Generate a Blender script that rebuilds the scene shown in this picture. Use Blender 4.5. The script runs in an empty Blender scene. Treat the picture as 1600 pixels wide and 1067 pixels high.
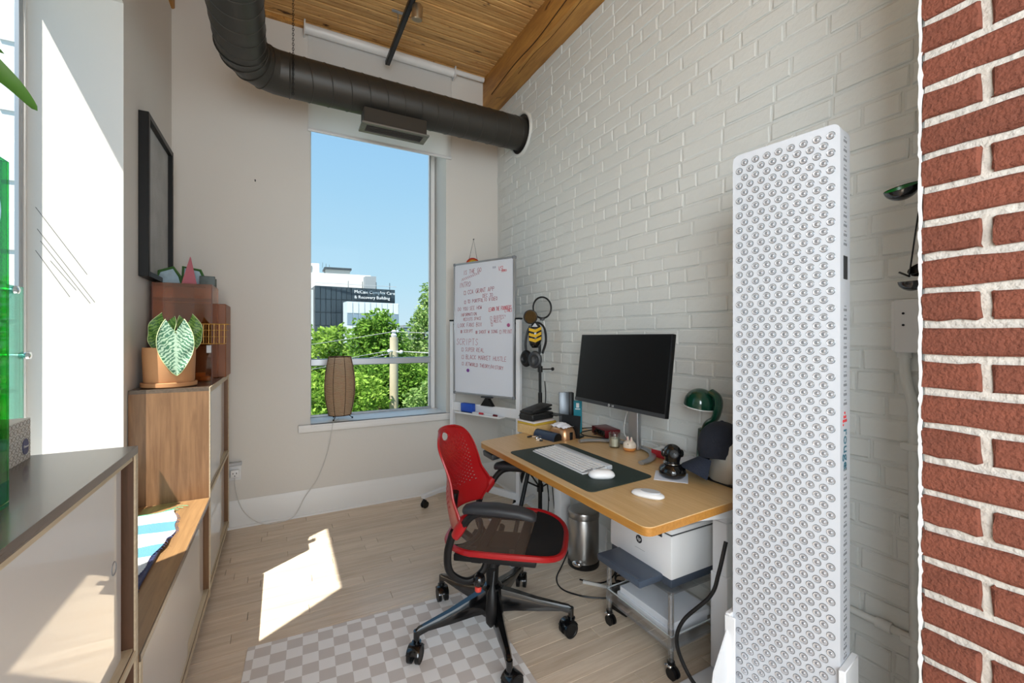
import bpy, bmesh, math, random
from mathutils import Vector, Matrix
R = math.radians
PI = math.pi
scn = bpy.context.scene
col = scn.collection

# ------------------------------------------------------------------ camera, sky, sun, added fill lights, exposure
cam_d = bpy.data.cameras.new('camera')
cam_d.sensor_width = 36.0
cam_d.lens = 675 / 1600 * 36
cam_d.shift_y = -7.5 / 1600
cam_d.clip_start = 0.02
cam_d.clip_end = 1000
cam = bpy.data.objects.new('camera', cam_d)
col.objects.link(cam)
cam.location = (0, 0, 1.3)
cam.rotation_euler = (R(90), 0, -math.atan(360 / 675))
scn.camera = cam

world = bpy.data.worlds.new('sky')
scn.world = world
world.use_nodes = True
wn, wl = world.node_tree.nodes, world.node_tree.links
wn.clear()
wo = wn.new('ShaderNodeOutputWorld')
wb_ = wn.new('ShaderNodeBackground')
tc = wn.new('ShaderNodeTexCoord')
sx = wn.new('ShaderNodeSeparateXYZ')
rp = wn.new('ShaderNodeValToRGB')
wl.new(tc.outputs['Generated'], sx.inputs[0])
wl.new(sx.outputs['Z'], rp.inputs[0])
rp.color_ramp.elements[0].position = 0.0
rp.color_ramp.elements[0].color = (0.66, 0.85, 0.96, 1)
rp.color_ramp.elements[1].position = 0.55
rp.color_ramp.elements[1].color = (0.27, 0.56, 0.93, 1)
e = rp.color_ramp.elements.new(0.12); e.color = (0.52, 0.79, 0.97, 1)
e = rp.color_ramp.elements.new(0.30); e.color = (0.40, 0.69, 0.95, 1)
wl.new(rp.outputs[0], wb_.inputs['Color'])
wb_.inputs['Strength'].default_value = 1.0
wl.new(wb_.outputs[0], wo.inputs['Surface'])

sun_d = bpy.data.lights.new('sun', 'SUN')
sun_d.energy = 11.0
sun_d.color = (1.0, 0.95, 0.87)
sun_d.angle = R(0.5)
sun = bpy.data.objects.new('sun', sun_d)
col.objects.link(sun)
sun.location = (-8, -6, 16)
sun.rotation_euler = Vector((1.0, 0.72, -2.28)).to_track_quat('-Z', 'Y').to_euler()

# unseen fill light added behind the camera to brighten the room
ar_d = bpy.data.lights.new('rear_fill_light', 'AREA')
ar_d.shape = 'RECTANGLE'
ar_d.size, ar_d.size_y = 2.2, 2.6
ar_d.energy = 68
ar_d.color = (0.94, 0.975, 1.0)
ar = bpy.data.objects.new('rear_fill_light', ar_d)
col.objects.link(ar)
ar.location = (0.5, -2.4, 1.9)
ar.rotation_euler = Vector((0.0, 1.0, -0.06)).to_track_quat('-Z', 'Z').to_euler()

# unseen fill light added on the left to brighten brick wall and floor
al_d = bpy.data.lights.new('left_fill_light', 'AREA')
al_d.shape = 'RECTANGLE'
al_d.size, al_d.size_y = 1.25, 2.05
al_d.energy = 124
al_d.color = (0.87, 0.95, 1.0)
al = bpy.data.objects.new('left_fill_light', al_d)
col.objects.link(al)
al.location = (-0.70, -1.15, 1.70)
al.rotation_euler = Vector((1.0, 0.1, -0.22)).to_track_quat('-Z', 'Z').to_euler()

scn.view_settings.view_transform = 'Standard'
scn.view_settings.look = 'None'
scn.view_settings.gamma = 1.0
scn.view_settings.use_curve_mapping = False
scn.view_settings.exposure = 0.0
scn.cycles.max_bounces = 10
scn.cycles.transparent_max_bounces = 24
scn.cycles.caustics_reflective = False
scn.cycles.caustics_refractive = False
scn.cycles.sample_clamp_indirect = 6.0
scn.cycles.use_denoising = True

# ------------------------------------------------------------------ materials
def hx(h):
    h = h.lstrip('#')
    out = []
    for i in (0, 2, 4):
        c = int(h[i:i+2], 16) / 255
        out.append(c / 12.92 if c <= 0.04045 else ((c + 0.055) / 1.055) ** 2.4)
    return (*out, 1.0)

def newmat(name):
    m = bpy.data.materials.new(name)
    m.use_nodes = True
    nt = m.node_tree
    b = nt.nodes['Principled BSDF']
    return m, nt, b

def M(name, c, rough=0.5, metal=0.0, noise=None, bump=None, var=0.0, coat=0.0, spec=0.5, nvar=0.0):
    """noise=(scale, amount): colour mottling; bump=(scale, strength); var: per-object brightness change"""
    m, nt, b = newmat(name)
    N, L = nt.nodes, nt.links
    c = hx(c) if isinstance(c, str) else c
    b.inputs['Base Color'].default_value = c
    b.inputs['Roughness'].default_value = rough
    b.inputs['Metallic'].default_value = metal
    b.inputs['Specular IOR Level'].default_value = spec
    if coat:
        b.inputs['Coat Weight'].default_value = coat
        b.inputs['Coat Roughness'].default_value = 0.06
    m.diffuse_color = c
    tcn = N.new('ShaderNodeTexCoord')
    src = None
    if noise:
        nz = N.new('ShaderNodeTexNoise')
        nz.inputs['Scale'].default_value = noise[0]
        nz.inputs['Detail'].default_value = 5
        L.new(tcn.outputs['Object'], nz.inputs['Vector'])
        mx = N.new('ShaderNodeMix'); mx.data_type = 'RGBA'
        k = noise[1]
        mx.inputs['A'].default_value = tuple(min(1, v * (1 - k)) for v in c[:3]) + (1,)
        mx.inputs['B'].default_value = tuple(min(1, v * (1 + k)) for v in c[:3]) + (1,)
        L.new(nz.outputs['Fac'], mx.inputs['Factor'])
        src = mx.outputs['Result']
    if var:
        oi = N.new('ShaderNodeObjectInfo')
        geo = N.new('ShaderNodeNewGeometry')
        ad = N.new('ShaderNodeMath'); ad.operation = 'ADD'
        L.new(oi.outputs['Random'], ad.inputs[0]); L.new(geo.outputs['Random Per Island'], ad.inputs[1])
        mr = N.new('ShaderNodeMapRange')
        mr.inputs['From Min'].default_value = 0; mr.inputs['From Max'].default_value = 2
        mr.inputs['To Min'].default_value = 1 - var; mr.inputs['To Max'].default_value = 1 + var
        L.new(ad.outputs[0], mr.inputs['Value'])
        hs = N.new('ShaderNodeHueSaturation')
        hs.inputs['Color'].default_value = c
        if src: L.new(src, hs.inputs['Color'])
        L.new(mr.outputs[0], hs.inputs['Value'])
        src = hs.outputs['Color']
    if src: L.new(src, b.inputs['Base Color'])
    if bump:
        nz2 = N.new('ShaderNodeTexNoise')
        nz2.inputs['Scale'].default_value = bump[0]
        nz2.inputs['Detail'].default_value = 6
        L.new(tcn.outputs['Object'], nz2.inputs['Vector'])
        bp = N.new('ShaderNodeBump')
        bp.inputs['Strength'].default_value = bump[1]
        bp.inputs['Distance'].default_value = 0.01
        L.new(nz2.outputs['Fac'], bp.inputs['Height'])
        L.new(bp.outputs['Normal'], b.inputs['Normal'])
    return m

def wood(name, c1, c2, axis='X', scale=6.0, stretch=14.0, rough=0.45, var=0.12, bump=0.12, knots=None, coat=0.0):
    m, nt, b = newmat(name)
    N, L = nt.nodes, nt.links
    c1, c2 = hx(c1), hx(c2)
    tcn = N.new('ShaderNodeTexCoord')
    oi = N.new('ShaderNodeObjectInfo')
    geo = N.new('ShaderNodeNewGeometry')
    sm = N.new('ShaderNodeMath'); sm.operation = 'ADD'
    L.new(oi.outputs['Random'], sm.inputs[0]); L.new(geo.outputs['Random Per Island'], sm.inputs[1])
    mul = N.new('ShaderNodeMath'); mul.operation = 'MULTIPLY'; mul.inputs[1].default_value = 37.0
    L.new(sm.outputs[0], mul.inputs[0])
    cb = N.new('ShaderNodeCombineXYZ')
    for k in 'XYZ': L.new(mul.outputs[0], cb.inputs[k])
    va = N.new('ShaderNodeVectorMath'); va.operation = 'ADD'
    L.new(tcn.outputs['Object'], va.inputs[0]); L.new(cb.outputs[0], va.inputs[1])
    mp = N.new('ShaderNodeMapping')
    s = [stretch] * 3
    s['XYZ'.index(axis)] = 1.0
    mp.inputs['Scale'].default_value = s
    L.new(va.outputs[0], mp.inputs['Vector'])
    n1 = N.new('ShaderNodeTexNoise')
    n1.inputs['Scale'].default_value = scale; n1.inputs['Detail'].default_value = 6
    n1.inputs['Roughness'].default_value = 0.65; n1.inputs['Distortion'].default_value = 0.6
    L.new(mp.outputs[0], n1.inputs['Vector'])
    rmp = N.new('ShaderNodeValToRGB')
    rmp.color_ramp.elements[0].position = 0.30; rmp.color_ramp.elements[0].color = c2
    rmp.color_ramp.elements[1].position = 0.68; rmp.color_ramp.elements[1].color = c1
    L.new(n1.outputs['Fac'], rmp.inputs[0])
    src = rmp.outputs[0]
    if knots:
        vz = N.new('ShaderNodeTexNoise'); vz.inputs['Scale'].default_value = knots[1]; vz.inputs['Detail'].default_value = 3
        mp2 = N.new('ShaderNodeMapping'); s2 = [2.2] * 3; s2['XYZ'.index(axis)] = 0.8
        mp2.inputs['Scale'].default_value = s2
        L.new(va.outputs[0], mp2.inputs['Vector']); L.new(mp2.outputs[0], vz.inputs['Vector'])
        kr = N.new('ShaderNodeValToRGB')
        kr.color_ramp.elements[0].position = 0.66; kr.color_ramp.elements[0].color = (0, 0, 0, 1)
        kr.color_ramp.elements[1].position = 0.72; kr.color_ramp.elements[1].color = (1, 1, 1, 1)
        L.new(vz.outputs['Fac'], kr.inputs[0])
        mk = N.new('ShaderNodeMix'); mk.data_type = 'RGBA'
        L.new(kr.outputs[0], mk.inputs['Factor']); L.new(src, mk.inputs['A'])
        mk.inputs['B'].default_value = hx(knots[0])
        src = mk.outputs['Result']
    mr = N.new('ShaderNodeMapRange')
    mr.inputs['From Min'].default_value = 0; mr.inputs['From Max'].default_value = 2
    mr.inputs['To Min'].default_value = 1 - var; mr.inputs['To Max'].default_value = 1 + var
    L.new(sm.outputs[0], mr.inputs['Value'])
    hs = N.new('ShaderNodeHueSaturation')
    L.new(src, hs.inputs['Color']); L.new(mr.outputs[0], hs.inputs['Value'])
    L.new(hs.outputs['Color'], b.inputs['Base Color'])
    b.inputs['Roughness'].default_value = rough
    if coat:
        b.inputs['Coat Weight'].default_value = coat; b.inputs['Coat Roughness'].default_value = 0.1
    bp = N.new('ShaderNodeBump'); bp.inputs['Strength'].default_value = bump; bp.inputs['Distance'].default_value = 0.004
    L.new(n1.outputs['Fac'], bp.inputs['Height']); L.new(bp.outputs['Normal'], b.inputs['Normal'])
    m.diffuse_color = c1
    return m

def clear(name, tint, gloss=0.08, rough=0.03, fres=True, diffuse=None):
    """thin transparent plastic or glass: tinted transparency plus mirror reflection"""
    m, nt, b = newmat(name)
    N, L = nt.nodes, nt.links
    N.remove(b)
    out = [n for n in N if n.type == 'OUTPUT_MATERIAL'][0]
    tr = N.new('ShaderNodeBsdfTransparent'); tr.inputs[0].default_value = tint
    gl = N.new('ShaderNodeBsdfGlossy'); gl.inputs['Roughness'].default_value = rough
    gl.inputs[0].default_value = (1, 1, 1, 1)
    mx = N.new('ShaderNodeMixShader')
    if fres:
        lw = N.new('ShaderNodeLayerWeight'); lw.inputs['Blend'].default_value = 0.35
        mu = N.new('ShaderNodeMath'); mu.operation = 'MULTIPLY_ADD'
        mu.inputs[1].default_value = 0.6; mu.inputs[2].default_value = gloss
        L.new(lw.outputs['Fresnel'], mu.inputs[0]); L.new(mu.outputs[0], mx.inputs[0])
    else:
        mx.inputs[0].default_value = gloss
    L.new(tr.outputs[0], mx.inputs[1]); L.new(gl.outputs[0], mx.inputs[2])
    last = mx
    if diffuse:
        df = N.new('ShaderNodeBsdfDiffuse'); df.inputs[0].default_value = diffuse[0]
        m2 = N.new('ShaderNodeMixShader'); m2.inputs[0].default_value = diffuse[1]
        L.new(mx.outputs[0], m2.inputs[1]); L.new(df.outputs[0], m2.inputs[2])
        last = m2
    L.new(last.outputs[0], out.inputs['Surface'])
    m.diffuse_color = tint
    return m

def translucent(name, c, amt=0.4, noise=None):
    m, nt, b = newmat(name)
    N, L = nt.nodes, nt.links
    N.remove(b)
    out = [n for n in N if n.type == 'OUTPUT_MATERIAL'][0]
    d = N.new('ShaderNodeBsdfDiffuse'); t = N.new('ShaderNodeBsdfTranslucent')
    c = hx(c)
    d.inputs[0].default_value = c; t.inputs[0].default_value = c
    if noise:
        geo = N.new('ShaderNodeNewGeometry')
        r_ = N.new('ShaderNodeValToRGB')
        r_.color_ramp.elements[0].color = hx(noise[0]); r_.color_ramp.elements[1].color = hx(noise[1])
        L.new(geo.outputs['Random Per Island'], r_.inputs[0])
        L.new(r_.outputs[0], d.inputs[0]); L.new(r_.outputs[0], t.inputs[0])
    mx = N.new('ShaderNodeMixShader'); mx.inputs[0].default_value = amt
    L.new(d.outputs[0], mx.inputs[1]); L.new(t.outputs[0], mx.inputs[2]); L.new(mx.outputs[0], out.inputs['Surface'])
    return m

mt = {}
mt['wall'] = M('white_wall_paint', '#dcd8d2', 0.8, noise=(1.3, 0.02), bump=(60, 0.05))
mt['trim'] = M('white_trim_paint', '#e9e8e6', 0.4)
mt['brickw'] = M('white_painted_brick', '#e0e1dd', 0.6, noise=(9, 0.02), bump=(60, 0.22), var=0.015)
mt['mortarw'] = M('white_painted_mortar', '#dbdcd8', 0.7, noise=(20, 0.04), bump=(55, 0.5))
mt['brickr'] = M('red_brick', '#76402f', 0.88, noise=(45, 0.34), bump=(130, 0.7), var=0.22)
mt['mortarr'] = M('grey_mortar', '#c9c1b7', 0.9, noise=(30, 0.14), bump=(70, 0.8))
mt['plank'] = wood('oak_floor', '#e0cfba', '#c8b39b', 'X', 3.0, 12, 0.26, 0.14, 0.05)
mt['ceil'] = wood('timber_ceiling', '#e2b473', '#b17d44', 'X', 4.0, 16, 0.6, 0.22, 0.3, knots=('#4a2a12', 9))
mt['beam'] = wood('timber_beam', '#d39c50', '#a06c34', 'Y', 2.6, 9, 0.6, 0.05, 0.5, knots=('#6b3d18', 6))
mt['duct'] = M('dark_duct_paint', '#37342f', 0.42, 0.25, noise=(3, 0.08))
mt['walnut'] = wood('walnut_veneer', '#8a6748', '#6a4a31', 'Z', 3.5, 18, 0.42, 0.04, 0.06)
mt['walnuttop'] = wood('walnut_top_veneer', '#6a5a4d', '#52463c', 'Y', 3.5, 18, 0.27, 0.04, 0.04, coat=.3)
mt['walnutlow'] = wood('walnut_bench_veneer', '#9c7851', '#80603f', 'Y', 3.5, 18, 0.40, 0.04, 0.05)
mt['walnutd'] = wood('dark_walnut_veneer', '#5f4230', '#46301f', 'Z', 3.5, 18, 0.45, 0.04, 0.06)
mt['ply'] = wood('pale_plywood_edge', '#cfc0a6', '#b7a588', 'Y', 3, 30, 0.5, 0.04, 0.03)
mt['lacq'] = M('glossy_white_lacquer', '#dcdbdb', 0.3, coat=1.0)
mt['lacq'].node_tree.nodes['Principled BSDF'].inputs['Coat Roughness'].default_value = .012
mt['lacq'].node_tree.nodes['Principled BSDF'].inputs['Coat IOR'].default_value = 1.75
mt['bamboo'] = wood('bamboo_desktop', '#d2b080', '#c29d69', 'Y', 4.5, 22, 0.35, 0.04, 0.03)
mt['bambooedge'] = wood('bamboo_edge', '#b57f38', '#9d6a2a', 'Y', 4.5, 22, 0.4, 0.04, 0.03)
mt['whitemetal'] = M('white_powder_coat', '#e4e5e7', 0.42)
mt['greymetal'] = M('silver_metal', '#9a9ca0', 0.32, 0.85)
mt['alu'] = M('brushed_aluminium', '#b4b6b9', 0.38, 0.8)
mt['chrome'] = M('chrome', '#d5d6d8', 0.12, 1.0)
mt['steel'] = M('brushed_steel', '#a9a8a6', 0.28, 1.0, noise=(4, 0.06))
mt['black'] = M('black_plastic', '#101011', 0.42, spec=.35)
mt['blackg'] = M('glossy_black_plastic', '#0d0d0e', 0.15, coat=0.4)
mt['rubber'] = M('black_rubber', '#1b1b1c', 0.7)
mt['darkgrey'] = M('dark_grey_plastic', '#2e3033', 0.45)
mt['grey'] = M('grey_plastic', '#7f8388', 0.45)
mt['lgrey'] = M('light_grey_plastic', '#b9bcc0', 0.45)
mt['white'] = M('white_plastic', '#e6e6e6', 0.35)
mt['paper'] = M('white_paper', '#dfe2e8', 0.8)
mt['red'] = M('red_plastic', '#a51217', 0.36)
mt['seatfoam'] = M('black_seat_pad', '#0b0b0c', 0.85)
mt['matgreen'] = M('dark_green_leather', '#20302b', 0.6, bump=(220, 0.12))
mt['screen'] = M('black_screen', '#08090b', 0.32, spec=.2)
mt['board'] = M('whiteboard_enamel', '#dfe2ea', 0.22, coat=0.3)
mt['ink'] = M('red_marker_ink', '#a84a58', 0.6)
mt['inkr'] = M('bright_red_marker_ink', '#c8323e', 0.6)
mt['rope'] = M('cord_white', '#d6d4d0', 0.6)
mt['blind'] = translucent('white_blind_fabric', '#efeeec', .45)
mt['glass'] = clear('window_glass', (0.97, 0.985, 0.98, 1), 0.0015, 0.0, fres=False)
mt['acry'] = clear('clear_acrylic', (0.96, 0.97, 0.98, 1), 0.07, 0.03)
mt['amber'] = clear('amber_acrylic', (0.86, 0.64, 0.50, 1), 0.07, 0.03, diffuse=(hx('#a8602f'), 0.08))
mt['teal'] = clear('teal_acrylic', (0.45, 0.86, 0.74, 1), 0.06, 0.04, diffuse=(hx('#7fd8c0'), 0.22))
mt['greeng'] = clear('green_glass', (0.16, 0.80, 0.26, 1), 0.04, 0.04, diffuse=(hx('#0a8a2c'), 0.16))
mt['greenglens'] = clear('pale_green_glass', (0.62, 0.80, 0.78, 1), 0.05, 0.05)
mt['cup'] = clear('clear_cup_glass', (0.93, 0.95, 0.95, 1), 0.06, 0.03)

# ------------------------------------------------------------------ mesh builder
ROOT = {}
class MB:
    def __init__(self, world=True):
        self.bm = bmesh.new(); self.mi = 0; self.world = world
    def m(self, i):
        self.mi = i; return self
    def _mark(self, n0):
        self.bm.faces.ensure_lookup_table()
        for f in self.bm.faces[n0:]: f.material_index = self.mi
    def box(self, c, s, bev=0.0, seg=1, rz=0.0, rot=None):
        mat = Matrix.Translation(c) @ (rot.to_4x4() if rot is not None else Matrix.Rotation(rz, 4, 'Z')) @ Matrix.Diagonal((*s, 1))
        t = bmesh.new()
        bmesh.ops.create_cube(t, size=1.0, matrix=mat)
        if bev > 0:
            bmesh.ops.bevel(t, geom=t.edges[:], offset=min(bev, min(s) * 0.49), segments=seg, profile=0.5, affect='EDGES', clamp_overlap=True)
        t.verts.index_update()
        vs = [v.co.copy() for v in t.verts]; fs = [[v.index for v in f.verts] for f in t.faces]
        t.free()
        return self.faces(vs, fs)
    def b2(self, x0, x1, y0, y1, z0, z1, bev=0.0, seg=1):
        return self.box(((x0+x1)/2, (y0+y1)/2, (z0+z1)/2), (abs(x1-x0), abs(y1-y0), abs(z1-z0)), bev, seg)
    def faces(self, vs, fs):
        n0 = len(self.bm.faces)
        bv = [self.bm.verts.new(v) for v in vs]
        for f in fs:
            try: self.bm.faces.new([bv[i] for i in f])
            except ValueError: pass
        self._mark(n0); return self
    def rings(self, rings, closed=False, cap0=True, cap1=True):
        n = len(rings[0]); vs = [p for r in rings for p in r]; fs = []
        k = len(rings)
        for i in range(k if closed else k - 1):
            a, b = i * n, ((i + 1) % k) * n
            for j in range(n):
                j2 = (j + 1) % n
                fs.append((a + j, a + j2, b + j2, b + j))
        if not closed:
            if cap0: fs.append(tuple(range(n))[::-1])
            if cap1: fs.append(tuple(range((k - 1) * n, k * n)))
        return self.faces(vs, fs)
    def cyl(self, p0, p1, r0, r1=None, n=16, caps=True):
        r1 = r0 if r1 is None else r1
        return self.tube([p0, p1], [r0, r1], n, caps=caps)
    def tube(self, pts, r, n=8, closed=False, caps=True, sx=1.0, flat=None):
        pts = [Vector(p) for p in pts]
        k = len(pts)
        rs = r if isinstance(r, (list, tuple)) else [r] * k
        rings = []; prev = None
        for i, p in enumerate(pts):
            if closed: t = pts[(i + 1) % k] - pts[i - 1]
            elif i == 0: t = pts[1] - pts[0]
            elif i == k - 1: t = pts[-1] - pts[-2]
            else: t = (pts[i + 1] - p).normalized() + (p - pts[i - 1]).normalized()
            t.normalize()
            if prev is None:
                up = Vector(flat) if flat else (Vector((0, 0, 1)) if abs(t.z) < 0.9 else Vector((1, 0, 0)))
                a = t.cross(up).normalized()
            else:
                a = prev - t * prev.dot(t)
                a.normalize()
            prev = a
            b = t.cross(a).normalized()
            rings.append([p + a * (math.cos(q) * rs[i] * sx) + b * (math.sin(q) * rs[i]) for q in [2 * PI * j / n for j in range(n)]])
        return self.rings(rings, closed, caps, caps)
    def lathe(self, prof, c=(0, 0, 0), n=20, mat=None, caps=True, a0=0.0):
        rings = []
        for r_, z in prof:
            ring = [Vector((math.cos(a0 + 2 * PI * j / n) * max(r_, 1e-4), math.sin(a0 + 2 * PI * j / n) * max(r_, 1e-4), z)) for j in range(n)]
            if mat is not None: ring = [mat @ v for v in ring]
            rings.append([v + Vector(c) for v in ring])
        return self.rings(rings, False, caps, caps)
    def ball(self, c, r, n=16, m=10, rot=None):
        r = r if isinstance(r, (list, tuple)) else (r, r, r)
        rings = []
        for i in range(m + 1):
            a = -PI / 2 + PI * i / m
            cr = max(math.cos(a), 1e-3)
            ring = [Vector((math.cos(2*PI*j/n) * cr * r[0], math.sin(2*PI*j/n) * cr * r[1], math.sin(a) * r[2])) for j in range(n)]
            if rot is not None: ring = [rot @ v for v in ring]
            rings.append([v + Vector(c) for v in ring])
        return self.rings(rings)
    def grid(self, fn, nu, nv, closed_u=False, skip=None):
        vs = [fn(i / nu, j / nv) for j in range(nv + 1) for i in range(nu + 1)]
        fs = []
        for j in range(nv):
            for i in range(nu):
                if skip and skip((i + .5) / nu, (j + .5) / nv): continue
                a = j * (nu + 1) + i
                fs.append((a, a + 1, a + nu + 2, a + nu + 1))
        return self.faces(vs, fs)
    def prism(self, poly, d, rev=False):
        """poly: list of 3-D points, d: extrusion vector"""
        n = len(poly); d = Vector(d)
        vs = [Vector(p) for p in poly] + [Vector(p) + d for p in poly]
        fs = [tuple(range(n))[::-1], tuple(range(n, 2 * n))] + [(i, (i + 1) % n, n + (i + 1) % n, n + i) for i in range(n)]
        return self.faces(vs, fs)
    def mesh(self, name, mats, smooth=True, ang=38):
        bmesh.ops.recalc_face_normals(self.bm, faces=self.bm.faces[:])
        me = bpy.data.meshes.new(name)
        self.bm.to_mesh(me); self.bm.free()
        for q in (mats if isinstance(mats, (list, tuple)) else [mats]):
            me.materials.append(mt[q] if isinstance(q, str) else q)
        if smooth and len(me.polygons):
            me.polygons.foreach_set('use_smooth', [True] * len(me.polygons))
            me.set_sharp_from_angle(angle=R(ang))
        return me
    def build(self, name, mats, parent=None, smooth=True, ang=38, label=None, stuff=False):
        if parent is not None and self.world:
            inv = ROOT.get(parent.name)
            if inv is not None: self.bm.transform(inv)
        off = None
        if parent is None:
            vs = [v.co for v in self.bm.verts]
            off = Vector(((min(v.x for v in vs) + max(v.x for v in vs)) / 2, (min(v.y for v in vs) + max(v.y for v in vs)) / 2, min(v.z for v in vs)))
            self.bm.transform(Matrix.Translation(-off))
        me = self.mesh(name, mats, smooth, ang)
        o = bpy.data.objects.new(name, me); col.objects.link(o)
        if parent is not None:
            o.parent = parent
            if parent.name in ROOT: ROOT[o.name] = ROOT[parent.name]
        else:
            o.location = off
            ROOT[o.name] = Matrix.Translation(-off)
        if label: o['label'] = label
        if stuff: o['kind'] = 'stuff'
        return o

def tag(o, label, cat, group=None):
    o['label'] = label; o['category'] = cat
    if group: o['group'] = group
    return o
def thing(name, label, cat, loc=(0, 0, 0), rz=0.0, group=None):
    o = bpy.data.objects.new(name, None); col.objects.link(o)
    o.empty_display_size = 0.05
    o.location = loc; o.rotation_euler = (0, 0, rz)
    ROOT[o.name] = (Matrix.Translation(loc) @ Matrix.Rotation(rz, 4, 'Z')).inverted()
    return tag(o, label, cat, group)
def structure(o):
    o['kind'] = 'structure'; return o
def copies(src, name, parent, loc, rz=0.0, rot=None):
    """another piece sharing src mesh"""
    o = bpy.data.objects.new(name, src); col.objects.link(o)
    o.parent = parent
    o.location = loc; o.rotation_euler = rot if rot else (0, 0, rz)
    return o
def catmull(pts, k=6, closed=False):
    pts = [Vector(p) for p in pts]; n = len(pts); out = []
    for i in range(n if closed else n - 1):
        p0 = pts[(i - 1) % n] if (closed or i > 0) else pts[0]
        p1 = pts[i]; p2 = pts[(i + 1) % n]
        p3 = pts[(i + 2) % n] if (closed or i + 2 < n) else pts[-1]
        for j in range(k):
            t = j / k
            out.append(0.5 * ((2 * p1) + (p2 - p0) * t + (2*p0 - 5*p1 + 4*p2 - p3) * t*t + (3*p1 - p0 - 3*p2 + p3) * t**3))
    if not closed: out.append(pts[-1])
    return out
def text_mesh(s, size, ext=0.0005, align='LEFT'):
    cu = bpy.data.curves.new('t', 'FONT')
    cu.body = s; cu.size = size; cu.extrude = ext; cu.align_x = align; cu.resolution_u = 2
    o = bpy.data.objects.new('t', cu); col.objects.link(o)
    dg = bpy.context.evaluated_depsgraph_get()
    me = bpy.data.meshes.new_from_object(o.evaluated_get(dg))
    bpy.data.objects.remove(o); bpy.data.curves.remove(cu)
    return me
def text_part(name, s, size, parent, M4, mat, ext=0.0005, align='LEFT', label=None):
    """M4 maps text space (x right, y up, z towards the reader) to world"""
    me = text_mesh(s, size, ext, align)
    me.transform(ROOT[parent.name] @ M4)
    me.name = name
    me.materials.clear(); me.materials.append(mt[mat] if isinstance(mat, str) else mat)
    o = bpy.data.objects.new(name, me); col.objects.link(o); o.parent = parent
    if label: o['label'] = label
    return o
def frame4(o, x, y):
    x = Vector(x).normalized(); y = Vector(y).normalized(); z = x.cross(y)
    return Matrix(((x.x, y.x, z.x, o[0]), (x.y, y.y, z.y, o[1]), (x.z, y.z, z.z, o[2]), (0, 0, 0, 1)))

# ------------------------------------------------------------------ the room shell
XL, XR, YB, ZC = -0.624, 1.71, 3.48, 3.56
# floor: boards run across the room
fl = structure(MB().b2(-1.0, 2.0, -2.6, 3.9, -0.10, -0.006).build('floor', 'plank'))
rnd = random.Random(5)
plank_meshes = []
for k in range(6):
    L_ = 0.42 + 0.13 * k
    mb = MB(False).box((0, 0, -0.003), (L_ - 0.0016, 0.0692, 0.012), 0.0012)
    plank_meshes.append((L_, mb.mesh('plank', 'plank', smooth=False)))
y = 0.62; row = 0
while y < YB:
    x = XL - rnd.uniform(0.02, 0.5)
    while x < XR:
        L_, me = plank_meshes[rnd.randrange(6)]
        if x + L_ > XL and not (y < 1.5 and x + L_ < -0.2):
            copies(me, 'plank', fl, ROOT[fl.name] @ Vector((x + L_ / 2, y + 0.035, rnd.uniform(-0.0006, 0))))
        x += L_
    y += 0.0705; row += 1

# back wall with the arched window opening
WX0, WX1, WZ0 = 0.186, 1.225, 0.645
wbk = MB()
wbk.b2(-0.95, WX0, YB, 3.83, -0.1, 3.75).b2(WX1, 1.95, YB, 3.83, -0.1, 3.75).b2(WX0, WX1, YB, 3.83, -0.1, WZ0)
arc = []
for k in range(13):
    t = k / 12
    arc.append((WX0 + (WX1 - WX0) * t, YB, 3.00 + 0.16 * math.sin(PI * t) ** 0.9))
for a, b in zip(arc, arc[1:]):
    wbk.prism([a, b, (b[0], YB, 3.75), (a[0], YB, 3.75)], (0, 0.35, 0))
wall_back = structure(wbk.build('wall_back', 'wall'))
# left wall with the opening of the near window
wlf = MB()
wlf.b2(-0.955, XL, 2.523, 3.6, -0.1, 3.75).b2(-0.955, XL, 1.47, 2.523, 2.79, 3.75).b2(-0.955, XL, 1.47, 2.523, -0.1, 0.66)
wlf.b2(-0.955, XL, -0.5, 1.47, -0.1, 3.75).b2(-0.955, XL, -2.6, -1.8, -0.1, 3.75)
wlf.b2(-0.955, XL, -1.8, -0.5, -0.1, 0.66).b2(-0.955, XL, -1.8, -0.5, 2.75, 3.75)  # second opening added out of view for the left fill light
wall_left = structure(wlf.build('wall_left', 'wall'))
# right wall: white painted brick, every brick built
wrt = MB().b2(XR, 1.95, -2.6, 3.6, -0.1, 3.75)
wall_right = structure(wrt.build('wall_right', 'mortarw'))

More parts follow.
